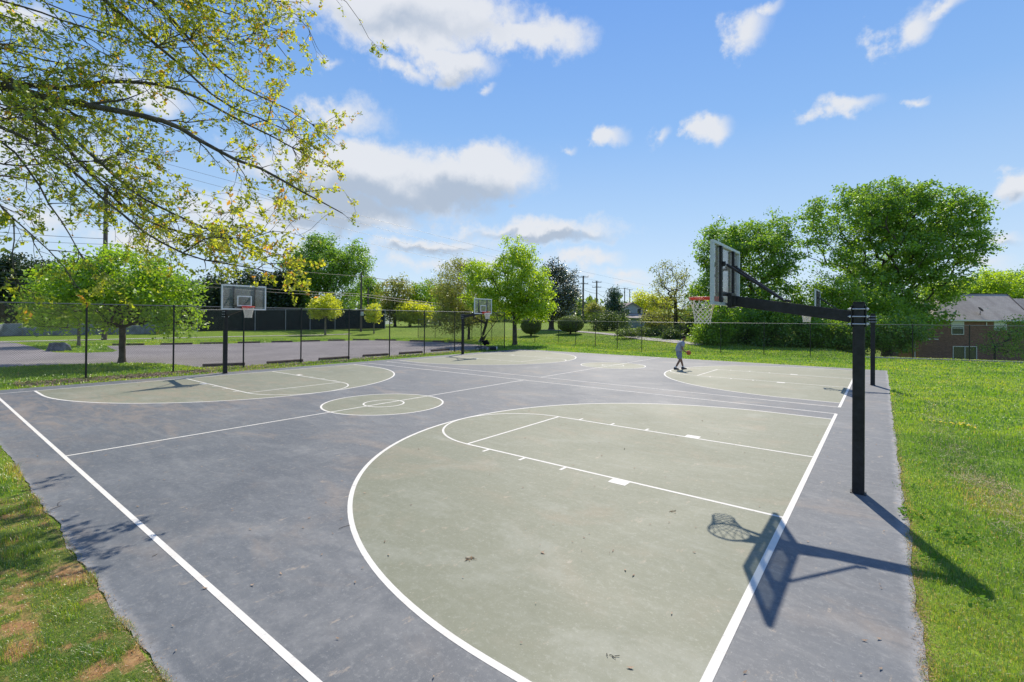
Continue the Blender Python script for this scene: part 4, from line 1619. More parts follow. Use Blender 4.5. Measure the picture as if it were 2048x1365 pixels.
tp = np.array([TR + [0.0, 0, -0.2], TR + [0.02, 0.03, .5], TR + [0.1, 0.0, 3], TR + [0.05, 0.1, 6], TR + [0.2, 0.1, 9], TR + [0.3, 0.2, 12], TR + [0.2, .3, 14.5]])
for ztr, ang, Lg in [(6, 2.6, 5), (7, 3.6, 5.5), (8, 4.4, 5), (9, 1.9, 4.5), (10, 3.0, 4.5), (11, 5.0, 4), (12, 2.2, 3.5), (13, 4.0, 3), (7.5, 5.4, 4)]:
    d = np.array([math.cos(ang), math.sin(ang), 0.25])
    pts = [TR + np.array([0, 0, ztr])]
    for i in range(14):
        d = d + rs.normal(size=3) * .08 + [0, 0, -.03]
        d /= np.linalg.norm(d)
        pts.append(pts[-1] + d * Lg / 14)
    pts = np.array(pts)
    osegs.append((pts, np.linspace(.1, .01, 15)))
    for i in range(4, 15):
        for _ in range(2):
            sprout(pts[i].copy(), d + rs.normal(size=3), rs.uniform(.5, 1.2), .012, 1, 0.2)
osegs = [(p - TR, r) for p, r in osegs]
tubes_mesh('trunk', [(tp - TR, np.array([.62, .45, .36, .32, .27, .16, .05]))], M_barkoak, oak, 12)
tubes_mesh('branches', osegs, M_barkoak, oak, 5)
leafC, leafT, leafS = np.array(leafC), np.array(leafT), np.array(leafS)
o = np_mesh('crown', leaf_quads(leafC - TR, rs.normal(size=leafC.shape) + [0, 0, .4], 0.072 * leafS, rs, 0.6), quads(len(leafC)), F_oak, oak, tint=leafT)
o['kind'] = 'stuff'
print('oak leaves', len(leafC), 'segs', len(osegs))

# ------------------------------------------------------------------ grass
rs = np.random.RandomState(4)


def soil_mask(x, y):
    m = np.zeros(np.shape(x))
    for (u, v, a, b) in [(20, 1180, 120, .5), (130, 1150, 70, .4), (215, 1190, 60, .4), (275, 1320, 60, .45), (40, 1270, 90, .4), (300, 1250, 40, .3), (190, 1330, 60, .35)]:
        c = _flat(u, v)
        d = (c - CAM) @ FW
        Rw = a * MP * d
        q = np.hypot((x - c[0]) * .8, (y - c[1]) * 1.5) / Rw
        m = np.maximum(m, 1 - q)
    m = m * .9 + (vnoise(x, y, .25, 31) - .5) * 1.3 + (vnoise(x, y, .07, 33) - .5) * .8 - .08
    return ss(0.10, 0.75, m)



def blades(name, N, rmin, rmax, power, hgt, wid, label):
    """grass blades over the lawn, thinning out with distance from the viewpoint"""
    u_ = rs.uniform(0, 1, N)
    if power == 0:
        r = rmin * (rmax / rmin) ** u_
    else:
        r = (rmin ** power + u_ * (rmax ** power - rmin ** power)) ** (1 / power)
    a = rs.uniform(-0.98, 0.98, N) + YAW
    x, y = CAM[0] + np.sin(a) * r, CAM[1] + np.cos(a) * r
    edge = 0.03 * (vnoise(x, y, 0.35, 8) - 0.5) * 2
    # spill over the edge of the slab
    out_ = (x > XR - 0.01 + edge) | (y < YN + 0.015 + edge) | (y > YF - .02) | (x < XL + .02)
    out_ &= ~((x < XL) & (np.abs(x - XL) > 60))
    lot = np.zeros(N, bool)
    poly = np.array([_flat(u, v)[:2] for u, v in lotpx])
    j = len(poly) - 1
    for i in range(len(poly)):
        xi, yi, xj, yj = poly[i][0], poly[i][1], poly[j][0], poly[j][1]
        c_ = ((yi > y) != (yj > y)) & (x < (xj - xi) * (y - yi) / (yj - yi + 1e-12) + xi)
        lot ^= c_
        j = i
    keep = out_ & ~lot
    x, y, r = x[keep], y[keep], r[keep]
    # bare and worn patches
    pn = vnoise(x, y, 1.1, 2) * 0.6 + vnoise(x, y, 0.37, 4) * 0.4
    left = (y < YN + 0.2) & (x < 2)
    bare = np.where(left & (x > -9), soil_mask(x, y), 0.0)
    edge_d = np.minimum(np.abs(x - XR), np.abs(y - YN))
    straw = 0.30 * ss(0.62, 0.80, vnoise(x * .9 + y * .25, y * .35, 0.8, 6)) * (x > 2.0)
    straw = np.maximum(straw, 0.8 * ss(0.16, 0.02, edge_d) * (rs.rand(len(x)) < .6))
    k2 = rs.rand(len(x)) > bare * 0.62
    x, y, r, bare, straw, pn, edge_d = x[k2], y[k2], r[k2], bare[k2], straw[k2], pn[k2], edge_d[k2]
    n = len(x)
    tuft_ = vnoise(x, y, 0.22, 9) * 0.5 + vnoise(x, y, 0.6, 12) * 0.5
    h = hgt * (0.35 + 1.15 * tuft_ ** 1.3) * rs.uniform(0.6, 1.3, n) * np.clip(r / 9, 1, 1.7)
    h *= np.where(edge_d < 0.12, 0.7, 1) * np.where((x < 2) & (y < YN + .1), 1.0 + 1.1 * ss(.35, .8, tuft_), 1.05)
    w = wid * rs.uniform(0.7, 1.4, n) * np.maximum(1, r / 5.5)
    th = rs.uniform(0, 2 * math.pi, n)
    ln = rs.uniform(0.2, 1.0, n)
    dx, dy = np.cos(th), np.sin(th)
    lean_ = np.stack([dx, dy, 0 * dx], 1)
    side = np.stack([-dy, dx, 0 * dx], 1)
    rootp = np.stack([x, y, gz(x, y) - 0.004], 1)
    up = np.array([0, 0, 1.0])
    mid = rootp + up * (h * .6)[:, None] + lean_ * (h * ln * .25)[:, None]
    tip = rootp + up * (h * (1 - .35 * ln))[:, None] + lean_ * (h * ln * .95)[:, None]
    sw = side * (w / 2)[:, None]
    V = np.stack([rootp - sw, rootp + sw, mid + sw * .8, mid - sw * .8, tip], 1).reshape(-1, 3)
    k0 = np.arange(n)[:, None] * 5
    Fq = np.concatenate([k0 + [0, 1, 2], k0 + [0, 2, 3], k0 + [3, 2, 4]], 0)
    big = vnoise(x, y, 3.5, 21)
    mid_ = vnoise(x, y, 0.9, 25)
    tint_ = np.clip(-0.12 + 0.42 * big + 0.34 * mid_ + 0.16 * pn + rs.normal(size=n) * np.where(r > 12, 0.06, 0.15), 0, 0.64)
    sel = rs.rand(n) < (0.05 + 0.9 * straw + 0.5 * bare + 0.10 * ss(.55, .8, mid_)) * np.where(r > 12, 0.10, 1)
    tint_ = np.where(sel, rs.uniform(0.76, 1.0, n), tint_)
    tint3 = np.concatenate([tint_, tint_, tint_])
    o = np_mesh(name, V, Fq, M_blade, tint=tint3)
    tag(o, label, 'grass', kind='stuff')
    return n


t_ = NT('grass_blades')
a_ = t_.node('ShaderNodeAttribute', attribute_name='tint')
cr = t_.node('ShaderNodeValToRGB')
e_ = cr.color_ramp.elements
e_[0].position, e_[0].color = 0.0, (0.055, 0.140, 0.012, 1)
e_[1].position, e_[1].color = 1.0, (0.42, 0.29, 0.15, 1)
for pp, cc in ((0.3, (0.135, 0.265, 0.020)), (0.62, (0.290, 0.370, 0.042)), (0.80, (0.32, 0.27, 0.10))):
    x_ = e_.new(pp)
    x_.color = cc + (1,)
t_.l.new(a_.outputs['Fac'], cr.inputs[0])
d_ = t_.node('ShaderNodeBsdfDiffuse')
tl_ = t_.node('ShaderNodeBsdfTranslucent')
gl_ = t_.node('ShaderNodeBsdfGlossy')
gl_.inputs['Roughness'].default_value = 0.38
t_.l.new(cr.outputs[0], d_.inputs['Color'])
t_.l.new(t_.mix(1.0, cr.outputs[0], (2.1, 1.9, 1.0), 'MULTIPLY'), tl_.inputs['Color'])
m1_ = t_.node('ShaderNodeMixShader')
m1_.inputs[0].default_value = 0.5
t_.l.new(d_.outputs[0], m1_.inputs[1])
t_.l.new(tl_.outputs[0], m1_.inputs[2])
m2_ = t_.node('ShaderNodeMixShader')
m2_.inputs[0].default_value = 0.07
t_.l.new(m1_.outputs[0], m2_.inputs[1])
t_.l.new(gl_.outputs[0], m2_.inputs[2])
t_.l.new(m2_.outputs[0], t_.out.inputs['Surface'])
M_blade = t_.m
nb = blades('near_grass', 900000, 2.6, 16, 0, 0.062, 0.0028, 'short green and straw coloured grass blades beside the courts')
nb2 = blades('far_grass', 330000, 16, 62, 0, 0.060, 0.0052, 'mown grass blades on the lawns farther from the courts')
print('blades', nb, nb2)

# thatch and soil under the near grass on the left


gx2, gy2 = np.arange(-9.0, 0.5, 0.04), np.arange(-11.5, YN + .02, 0.04)
XX, YY = np.meshgrid(gx2, gy2, indexing='ij')
ZZ = gz(XX, YY) + 0.002 + 0.006 * ss(YN - .3, YN, YY) + vnoise(XX, YY, .08, 35) * .010 * ss(YN + .01, YN - .1, YY)
idx = np.arange(XX.size).reshape(XX.shape)
Fq = np.stack([idx[:-1, :-1], idx[1:, :-1], idx[1:, 1:], idx[:-1, 1:]], -1).reshape(-1, 4)
Vq = np.stack([XX, YY, ZZ], -1).reshape(-1, 3)
ctr = Vq[Fq].mean(1)
ts = NT('turf_thatch_and_soil')
at_ = ts.node('ShaderNodeAttribute', attribute_name='tint')
n1 = ts.noise(22, 6, .7)
n2 = ts.noise(5, 5, .6)
th_c = ts.mix(ts.ramp(n1, .3, .7), (0.070, 0.125, 0.018), (0.16, 0.18, 0.045))
so_c = ts.mix(ts.ramp(n1, .3, .7), (0.22, 0.12, 0.05), (0.40, 0.23, 0.11))
so_c = ts.mix(ts.ramp(n2, .45, .65, 0, .6), so_c, (0.40, 0.30, 0.13))
o = np_mesh('turf_base', Vq, Fq, ts.bsdf(ts.mix(at_.outputs['Fac'], th_c, so_c), .95, 0, .1, n1, .8, .02), tint=soil_mask(ctr[:, 0], ctr[:, 1]), smooth=True)
o['kind'] = 'structure'

# leaf litter along the tall fence
M_litter = simple('dry_leaf_litter', (0.34, 0.25, 0.18), 0.9, 0, 0.2, 0.4, 9)
n = 5200
t = rs.uniform(0, 1, n)
x = rs.normal(-24.35, 0.42, n)
y = -9.5 + 8.6 * t + 0 * x
y2 = rs.uniform(-6.5, -0.2, n)
C = np.stack([x, y2, gz(x, y2) + 0.02 + rs.uniform(0, .03, n)], 1)
C = C[C[:, 0] < XL - 0.05]
o = np_mesh('leaf_litter', leaf_quads(C, rs.normal(size=C.shape) * .35 + [0, 0, 1], 0.085, rs), quads(len(C)), M_litter)
tag(o, 'dry brown leaves drifted along the foot of the tall fence', 'leaf litter', kind='stuff')
# dry thatch and crumbs along the two near edges of the slab
n = 9000
t = rs.uniform(0, 1, n) ** 1.6
xe = np.where(rs.rand(n) < .5, XR + .02 + rs.normal(size=n) * .035, -16 + 17 * (1 - t))
onr = np.abs(xe - XR) < .25
ye = np.where(onr, -5.2 + 16 * t, YN - .02 + rs.normal(size=n) * .035)
C = np.stack([xe, ye, np.maximum(gz(xe, ye), 0.0) + rs.uniform(.002, .014, n)], 1)
o = np_mesh('edge_thatch', leaf_quads(C, rs.normal(size=C.shape) * .5 + [0, 0, 1], .026, rs, .16), quads(n), simple('orange_thatch', (0.46, 0.31, 0.17), 0.95, 0, 0.1, 0.45, 5))
tag(o, 'dry orange thatch along the ragged edges of the court slab', 'dry grass', kind='stuff')
# specks of grit, petals and twigs on the court
n = 900
x = rs.uniform(XL + .3, XR - .1, n)
y = rs.uniform(YN + .1, YF - .3, n)
sel = rs.rand(n) < 0.6
y = np.where(sel, rs.uniform(YN + .05, 4, n), y)
C = np.stack([x, y, 0.016 + 0 * x], 1)
o = np_mesh('court_litter', leaf_quads(C, rs.normal(size=C.shape) * .2 + [0, 0, 1], rs.uniform(.012, .05, n), rs, .4), quads(n), M_litter)
tag(o, 'scattered bits of dry leaf and grit on the courts', 'litter', kind='stuff')


def twig_pile(name, label, u, v, k, Lg, mat, cat, col=None, group=None):
    c = _flat(u, v)
    m = MB()
    for _ in range(k):
        a = rs.uniform(0, 6.28)
        o_ = rs.normal(size=2) * Lg * .35
        p = np.array([c[0] + o_[0], c[1] + o_[1], 0.006])
        q = p + np.array([math.cos(a), math.sin(a), 0]) * Lg * rs.uniform(.5, 1)
        q[2] = 0.007 + rs.uniform(0, .008)
        m.tube([p, (p + q) / 2 + rs.normal(size=3) * [.006, .006, 0], q], 0.0028, 4)
    o = m.build(name, mat)
    tag(o, label, cat, group)
    if k > 3:
        o['kind'] = 'stuff'
    return o


M_dryleaf = simple('dry_oak_catkins', (0.40, 0.26, 0.14), 0.9, 0, 0.2, 0.3, 20)
M_twig = simple('dark_twig', (0.06, 0.045, 0.035), 0.9, 0, 0.2, 0.3, 20)
twig_pile('catkin_clump', 'small tan clump of dried catkins in the middle of the near green area', 941, 1120, 16, 0.055, M_dryleaf, 'leaf debris')
twig_pile('catkin_clump', 'tiny brown clump of catkins near the shadow of the net', 1344, 1024, 7, 0.05, M_dryleaf, 'leaf debris')
twig_pile('twig', 'thin dark twig beside the three point line on the near court', 693, 1047, 1, 0.16, M_twig, 'twig')
twig_pile('twig', 'dark stub of twig beside the near side line', 317, 1107, 1, 0.08, M_twig, 'twig')
twig_pile('twig', 'crooked twig on the grey court near the oak shadow', 126, 1012, 2, 0.2, M_twig, 'twig')
twig_pile('catkin_clump', 'small dark clump at the bottom of the near green area', 1222, 1314, 4, 0.04, M_twig, 'leaf debris')

# weeds in the right-hand grass
F_weed = foliage('broad_weed_leaves', (0.07, 0.17, 0.03), (0.14, 0.26, 0.05), tr=0.35, gloss=0.0)
for i, (u, v, k) in enumerate([(1825, 1030, 60), (1882, 1032, 36), (1905, 1072, 60), (1950, 1088, 40), (1870, 1120, 30), (1818, 977, 26), (1845, 905, 22), (1960, 1200, 30)]):
    c = _flat(u, v)
    C = np.stack([c[0] + rs.normal(size=k) * .09, c[1] + rs.normal(size=k) * .16, 0 * rs.rand(k)], 1)
    C[:, 2] = gz(C[:, 0], C[:, 1]) + rs.uniform(.03, .06, k)
    o = np_mesh('weed_clump', leaf_quads(C, rs.normal(size=C.shape) * .6 + [0, 0, 1], 0.05, rs, .6), quads(k), F_weed, tint=rs.uniform(0, 1, k))
    tag(o, ['broad-leafed weed clump nearest the slab edge beside the pole shadow', 'broad-leafed weed right of the first clump', 'spreading weed patch in the middle of the right lawn',
            'rightmost weed patch in the near right lawn', 'small weed just above the long pole shadow', 'small weed at the slab edge level with the pole foot', 'tiny weed at the slab edge beyond the pole foot', 'weed right of the tip of the pole shadow'][i], 'weed', 'broad-leafed weeds in the right-hand lawn', kind='stuff')
M_dand = simple('yellow_dandelion', (0.75, 0.55, 0.02), 0.7, 0, 0.2, 0.1, 20)
k = 26
c = _flat(1905, 853)
C = np.stack([c[0] + rs.normal(size=k) * .30, c[1] + rs.normal(size=k) * .12, 0 * rs.rand(k)], 1)
C[:, 2] = gz(C[:, 0], C[:, 1]) + .10
o = np_mesh('dandelion_patch', leaf_quads(C, rs.normal(size=C.shape) * .3 + [0, 0, 1], 0.055, rs, 1.0), quads(k), M_dand)
tag(o, 'patch of yellow dandelion flowers in the right-hand lawn', 'flowers', kind='stuff')
# mown straw lying in bands on the right lawn
k = 3000
tpar = rs.uniform(0, 1, k)
pth = np.array([_flat(u, v)[:2] for u, v in [(1865, 800), (1870, 840), (1890, 880), (1940, 950), (2000, 985), (2060, 1080)]])
ii = np.minimum((tpar * 5).astype(int), 4)
ft = tpar * 5 - ii
c2 = pth[ii] + (pth[ii + 1] - pth[ii]) * ft[:, None] + rs.normal(size=(k, 2)) * np.array([.22, .22])
C = np.column_stack([c2, gz(c2[:, 0], c2[:, 1]) + rs.uniform(.03, .06, k)])
o = np_mesh('dry_straw', leaf_quads(C, rs.normal(size=C.shape) * .3 + [0, 0, 1], 0.10, rs, .06), quads(k), simple('dry_straw', (0.46, 0.37, 0.23), 0.9, 0, 0.2, 0.2, 9))
tag(o, 'streak of pale dry clippings lying across the right-hand lawn', 'dry grass', kind='stuff')

# ------------------------------------------------------------------ utility poles and wires
M_tcan = simple('transformer_grey', (0.33, 0.36, 0.38), 0.5, 0.2, 0.5, 0.1, 5)


def crossarm(parent, z, w, ang, ins=True):
    d = np.array([math.cos(ang), math.sin(ang), 0])
    m = MB().bar(-d * w / 2 + [0, 0, z], d * w / 2 + [0, 0, z], 0.12, 0.14)
    o = m.build('crossarm', M_polewood, parent)
    if ins:
        for t in (-0.47, -0.16, 0.16, 0.47):
            p = d * w * t
            MB().rod((p[0], p[1], z + 0.06), (p[0], p[1], z + 0.36), 0.05, 0.03, 6).build('insulator', M_tcan, o)
    return o


def util_pole(label, u, depth, vtop, r, arms, extra=None):
    p = at(u, depth)
    zt = (CAM + ray(u, vtop) * depth)[2] - p[2]
    root = empty('utility_pole', tuple(p))
    tag(root, label, 'utility pole', 'utility poles along the roads')
    MB().rod((0, 0, -.3), (0, 0, zt), r * 1.15, r * .8, 10).build('pole', M_polewood, root)
    for (v, w, an) in arms:
        crossarm(root, (CAM + ray(u, v) * depth)[2] - p[2], w, an)
    if extra:
        extra(root, p, depth)
    return root, p


def ex1(root, p, depth):
    z = (CAM + ray(190, 415) * depth)[2] - p[2]
    MB().rod((-.55, -.3, z - .45), (-.55, -.3, z + .45), 0.28, 0.28, 12).build('transformer', M_tcan, root)
    MB().bar((0, 0, z), (-.5, -.28, z), .08).build('bracket', M_polewood, root)
    MB().bar((-.95, -.7, z - 1.7), (0, 0, z - 1.7), .09).build('bracket', M_polewood, root)


def ex2(root, p, depth):
    z = (CAM + ray(727, 628) * depth)[2] - p[2]
    MB().box((0.42, -.1, z), (.40, .3, .6)).build('meter_box', simple('pale_box_paint', (0.55, 0.58, 0.60), 0.5), root, bevel=.02)
    MB().box((0.15, -.05, z), (.16, .1, .1)).build('bracket', M_tcan, root)


up1, P1 = util_pole('tall utility pole with transformer seen through the oak branches', 209, 50, 372, 0.21, [(390, 2.4, YAW * -1 - .9)], ex1)
MB().rod((-.42, .1, -.2), (-.42, .1, 3.6), .06, seg=6).build('cable_guard', M_black, up1)
up2, P2 = util_pole('slim utility pole with pale box in front of the dark green screen', 722, 74, 545, 0.15, [], ex2)
up3, P3_ = util_pole('brown utility pole right beside the slim one with the box', 736, 82, 575, 0.16, [])
up4, P4 = util_pole('left one of the two tall poles with double crossarms near the magnolia', 1166, 108, 552, 0.22, [(554.5, 2.3, .5), (568, 2.2, .5)])
up5, P5 = util_pole('second tall pole with double crossarms, right of the first', 1193, 124, 562, 0.22, [(565, 2.4, .5), (575, 2.3, .5)])
up6, P6 = util_pole('distant pole with crossarm above the spruce', 1249, 185, 576, 0.2, [(577.5, 2.6, .5)])
up7, P7 = util_pole('most distant pole with crossarm right of the spruce', 1259, 205, 579, 0.2, [(580, 2.6, .5)])
up8, P8 = util_pole('short distant pole left of the two tall poles', 1149, 170, 600, 0.2, [])


def cable(a, b, sag, r, label, n=24):
    a, b = np.array(a, float), np.array(b, float)
    pts = [a + (b - a) * t - np.array([0, 0, sag * 4 * t * (1 - t)]) for t in np.linspace(0, 1, n)]
    o = MB().tube(pts, r, 4).build('overhead_cable', M_wire)
    tag(o, label, 'cable', 'overhead cables')
    return o


def A3(u, v, d):
    return CAM + ray(u, v) * d


cable(A3(-250, 440, 44), A3(207, 478, 50), .2, .022, 'cable running left from the tall pole with the transformer, upper one')
cable(A3(-250, 455, 44), A3(207, 489, 50), .25, .018, 'thin cable running left from the tall pole just below the upper one')
cable(A3(207, 486, 50), A3(722, 553, 74), .5, .022, 'cable from the tall transformer pole to the slim pole with the box')
cable(A3(722, 553, 74), A3(1166, 583, 108), .9, .040, 'thick cable from the slim pole towards the double crossarm poles')
cable(A3(207, 540, 50), A3(722, 588, 74), .5, .035, 'upper one of the two bundled cables above the dark green screen')
cable(A3(207, 548, 50), A3(722, 592, 74), .55, .030, 'lower one of the two bundled cables above the dark green screen')
cable(A3(722, 588, 74), A3(1166, 620, 108), .9, .045, 'bundled cable going right from the slim pole behind the maples')
cable(A3(722, 593, 74), A3(1166, 625, 108), .9, .045, 'lower bundled cable going right from the slim pole')
cable(A3(-250, 560, 44), A3(207, 563, 50), .3, .02, 'low cable crossing the dark evergreens at the left edge')
cable(A3(-250, 585, 44), A3(207, 590, 50), .3, .02, 'lowest cable crossing the dark evergreens at the left edge')
cable(A3(1166, 579, 108), A3(1193, 587, 124), .2, .04, 'cable between the two double crossarm poles')
cable(A3(1193, 585, 124), A3(1249, 610, 185), .8, .05, 'cable going from the second crossarm pole to the distant ones')
cable(A3(1166, 603, 108), A3(1193, 608, 124), .2, .04, 'lower cable between the two double crossarm poles')
cable(A3(1100, 590, 80), A3(1166, 578, 108), .3, .03, 'cable entering the left crossarm pole from behind the magnolia')
cable(A3(1180, 620, 66), A3(1400, 634, 66), .15, .03, 'upper service cable in front of the grey house')
cable(A3(1180, 623, 66), A3(1400, 638, 66), .2, .03, 'lower service cable in front of the grey house')
for i, (v0, v1) in enumerate([(300, 520), (318, 532), (345, 541), (372, 548)]):
    cable(A3(230, v0, 90), A3(1300, v1 + 52, 300), 1.5, .03, ['highest', 'second highest', 'third highest', 'lowest'][i] + ' of the four faint high-voltage lines crossing the sky', 30)

# ------------------------------------------------------------------ screens, walls and houses beyond
M_screen = simple('dark_green_windscreen', (0.012, 0.028, 0.026), 0.85, 0, 0.2, 0.25, 1.2)
M_fpost = simple('pale_fence_post', (0.40, 0.40, 0.40), 0.5, 0.3, 0.5, 0.1, 5)


def screen_fence():
    root = empty('screen_fence', (0, 0, 0))
    tag(root, 'tall fence hung with dark green screen cloth beyond the parking lot', 'fence')
    us = [395, 450, 510, 571, 620, 670, 722, 770]
    pts = [gt(u, v) for u, v in zip(us, [664.5, 663, 661.8, 660.8, 660.2, 659.5, 659, 658.5])]
    for i, p in enumerate(pts):
        zt = (CAM + ray(us[i], 619) * ((p - CAM) @ FW))[2]
        MB().rod((p[0], p[1], p[2] - .1), (p[0], p[1], zt), .06, seg=8).build('post', M_fpost, root)
        pts[i] = (p, zt)
    for (p, z0), (q, z1) in zip(pts[:-1], pts[1:]):
        n_ = np.array([-(q - p)[1], (q - p)[0], 0])
        n_ = n_ / np.linalg.norm(n_) * .08
        N = 10
        V, Fq = [], []
        for i in range(N + 1):
            t = i / N
            s = p + (q - p) * t
            zt = z0 + (z1 - z0) * t - 0.15
            bul = n_ * (1 + .6 * math.sin(t * math.pi) + .3 * math.sin(t * 9))
            V += [(s[0] + bul[0], s[1] + bul[1], s[2] + .05), (s[0] + bul[0], s[1] + bul[1], zt)]
        Fq = [(2 * i, 2 * i + 2, 2 * i + 3, 2 * i + 1) for i in range(N)]
        np_mesh('screen_cloth', V, Fq, M_screen, root)
        MB().rod((p[0], p[1], z0 - .08), (q[0], q[1], z1 - .08), .035, seg=6).build('top_rail', M_fpost, root)


screen_fence()
# low blue-grey wall on the far left


def low_wall():
    M_w = simple('blue_grey_concrete_wall', (0.20, 0.23, 0.26), 0.9, 0, 0.2, 0.3, 1.5, 0.4)
    root = empty('low_wall', (0, 0, 0))
    tag(root, 'low blue-grey wall beyond the sidewalk at the far left', 'wall')
    us = np.linspace(-200, 330, 14)
    P_ = []
    for u in us:
        p = gt(u, 676 - (u / 330) * 5 if u > 0 else 676)
        P_.append(p)
    for i in range(len(P_) - 1):
        p, q = P_[i], P_[i + 1]
        h = 1.35 + 0.25 * math.sin(i * 1.7)
        d = (q - p)
        m = MB().bar((p[0], p[1], p[2] + h / 2 - .2), (q[0] - d[0] * .01, q[1] - d[1] * .01, q[2] + h / 2 - .2), .35, h)
        m.build('wall_block', M_w, root, bevel=.03)


low_wall()
p = gt(315, 668)
m = MB().rod((0, 0, 0), (0, 0, .55), .16, .14, 10).ball((0, 0, .58), .15, (1, 1, .8), 2)
hyd = empty('fire_hydrant', tuple(p))
tag(hyd, 'yellow fire hydrant seen through the fence beside a white post', 'hydrant')
m.build('barrel', simple('yellow_hydrant', (0.62, 0.38, 0.06), 0.5), hyd)
MB().rod((-.28, 0, .4), (.28, 0, .4), .07, seg=8).build('outlet', simple('yellow_hydrant', (0.62, 0.38, 0.06), 0.5), hyd)
MB().rod((0, 0, .66), (0, 0, .76), .04, seg=6).build('cap', M_tcan, hyd)
p = gt(328, 668)
m = MB().rod((p[0], p[1], p[2] - .1), (p[0], p[1], p[2] + 1.7), .10, .10, 8)
m.rod((p[0], p[1], p[2] + 1.7), (p[0], p[1], p[2] + 1.76), .12, .07, 8)
tag(m.build('marker_post', M_white), 'white marker post beside the yellow hydrant', 'post')

# boulder in the island


def boulder():
    c = gt(118, 702)
    rs2 = np.random.RandomState(6)
    bm = bmesh.new()
    pts = [(-.66, -.3, 0), (.66, -.3, .02), (.7, .3, 0), (-.6, .35, 0), (-.45, -.28, .58), (-.1, -.25, .66), (.5, -.2, .60), (.62, .2, .42), (-.4, .3, .55), (.1, .32, .62), (-.62, 0, .35), (.72, 0, .3)]
    for p_ in pts:
        bm.verts.new(Vector(p_) + Vector(rs2.normal(size=3) * .03))
    bmesh.ops.convex_hull(bm, input=bm.verts)
    bmesh.ops.subdivide_edges(bm, edges=bm.edges, cuts=1, use_grid_fill=True)
    for v in bm.verts:
        v.co += Vector(rs2.normal(size=3) * .028)
    me = bpy.data.meshes.new('boulder')
    bm.to_mesh(me)
    bm.free()
    me.materials.append(M_stone)
    o = link(bpy.data.objects.new('boulder', me))
    o.location = (c[0], c[1], -.03)
    o.rotation_euler = (0, 0, math.atan2(A0[1], A0[0]))
    tag(o, 'dark grey flat-topped boulder on the grass island of the parking lot', 'boulder')


boulder()

# ------------------------------------------------------------------ houses


def brick_mat():
    t = NT('red_brown_brick')
    b = t.node('ShaderNodeTexBrick')
    b.inputs['Scale'].default_value = 1.0
    b.inputs['Brick Width'].default_value = 0.22
    b.inputs['Row Height'].default_value = 0.075
    b.inputs['Mortar Size'].default_value = 0.010
    b.inputs['Color1'].default_value = (0.310, 0.155, 0.100, 1)
    b.inputs['Color2'].default_value = (0.190, 0.080, 0.058, 1)
    b.inputs['Mortar'].default_value = (0.20, 0.17, 0.15, 1)
    mp = t.node('ShaderNodeMapping')
    mp.inputs['Rotation'].default_value = (rad(90), 0, 0)
    t.l.new(t.tc.outputs['Object'], mp.inputs['Vector'])
    t.l.new(mp.outputs[0], b.inputs['Vector'])
    f = t.noise(1.3, 5, .6, t.tc.outputs['Object'])
    c = t.mix(t.ramp(f, .4, .75, 0, .4), b.outputs['Color'], (0.13, 0.075, 0.06))
    return t.bsdf(c, .9, 0, .2, b.outputs['Fac'], -.4, .01)


def shingle_mat(name, c1, c2):
    t = NT(name)
    b = t.node('ShaderNodeTexBrick')
    b.inputs['Scale'].default_value = 1.0
    b.inputs['Brick Width'].default_value = 0.32
    b.inputs['Row Height'].default_value = 0.14
    b.inputs['Mortar Size'].default_value = 0.008
    b.inputs['Color1'].default_value = c1 + (1,)
    b.inputs['Color2'].default_value = tuple(x * .82 for x in c1) + (1,)
    b.inputs['Mortar'].default_value = tuple(x * .55 for x in c1) + (1,)
    t.l.new(t.tc.outputs['Object'], b.inputs['Vector'])
    st = t.noise(.55, 6, .65, t.tc.outputs['Object'], stretch=(1.4, .5, .5))
    c = t.mix(t.ramp(st, .40, .68, 0, .8), b.outputs['Color'], c2)
    g = t.noise(30, 3, .6, t.tc.outputs['Object'])
    c = t.mix(t.ramp(g, .3, .7, 0, .25), c, tuple(x * .6 for x in c1))
    return t.bsdf(c, .95, 0, .2)


M_brick = brick_mat()
M_shingle = shingle_mat('weathered_grey_shingles', (0.52, 0.46, 0.40), (0.31, 0.265, 0.235))
M_shingle2 = shingle_mat('pinkish_shingles', (0.30, 0.25, 0.23), (0.22, 0.17, 0.16))
M_siding = simple('grey_green_siding', (0.34, 0.38, 0.38), 0.7, 0, 0.3, 0.08, 2)
M_blind = simple('white_blind', (0.62, 0.63, 0.60), 0.8, 0, 0.2, 0.05, 5)


def window(parent, x, z, w, h, y=-0.02, blind=0.5, mull=False, panes=1):
    f = MB()
    t = .07
    f.box((x, y - .02, z + h / 2 - t / 2), (w, .09, t)).box((x, y - .02, z - h / 2 + t / 2), (w, .09, t))
    f.box((x - w / 2 + t / 2, y - .02, z), (t, .09, h - 2 * t)).box((x + w / 2 - t / 2, y - .02, z), (t, .09, h - 2 * t))
    if mull:
        f.box((x, y - .02, z), (w - 2 * t, .07, t * .8))
    if panes > 1:
        f.box((x, y - .02, z), (t, .08, h - 2 * t))
    fr = f.build('window', M_white, parent)
    MB().box((x, y + .01, z), (w - 2 * t, .02, h - 2 * t)).build('pane', M_pane, fr)
    if blind:
        hb = (h - 2 * t) * blind
        MB().box((x, y - .004, z + h / 2 - t - hb / 2), (w - 2 * t - .01, .006, hb)).build('blind', M_blind, fr)
    return fr


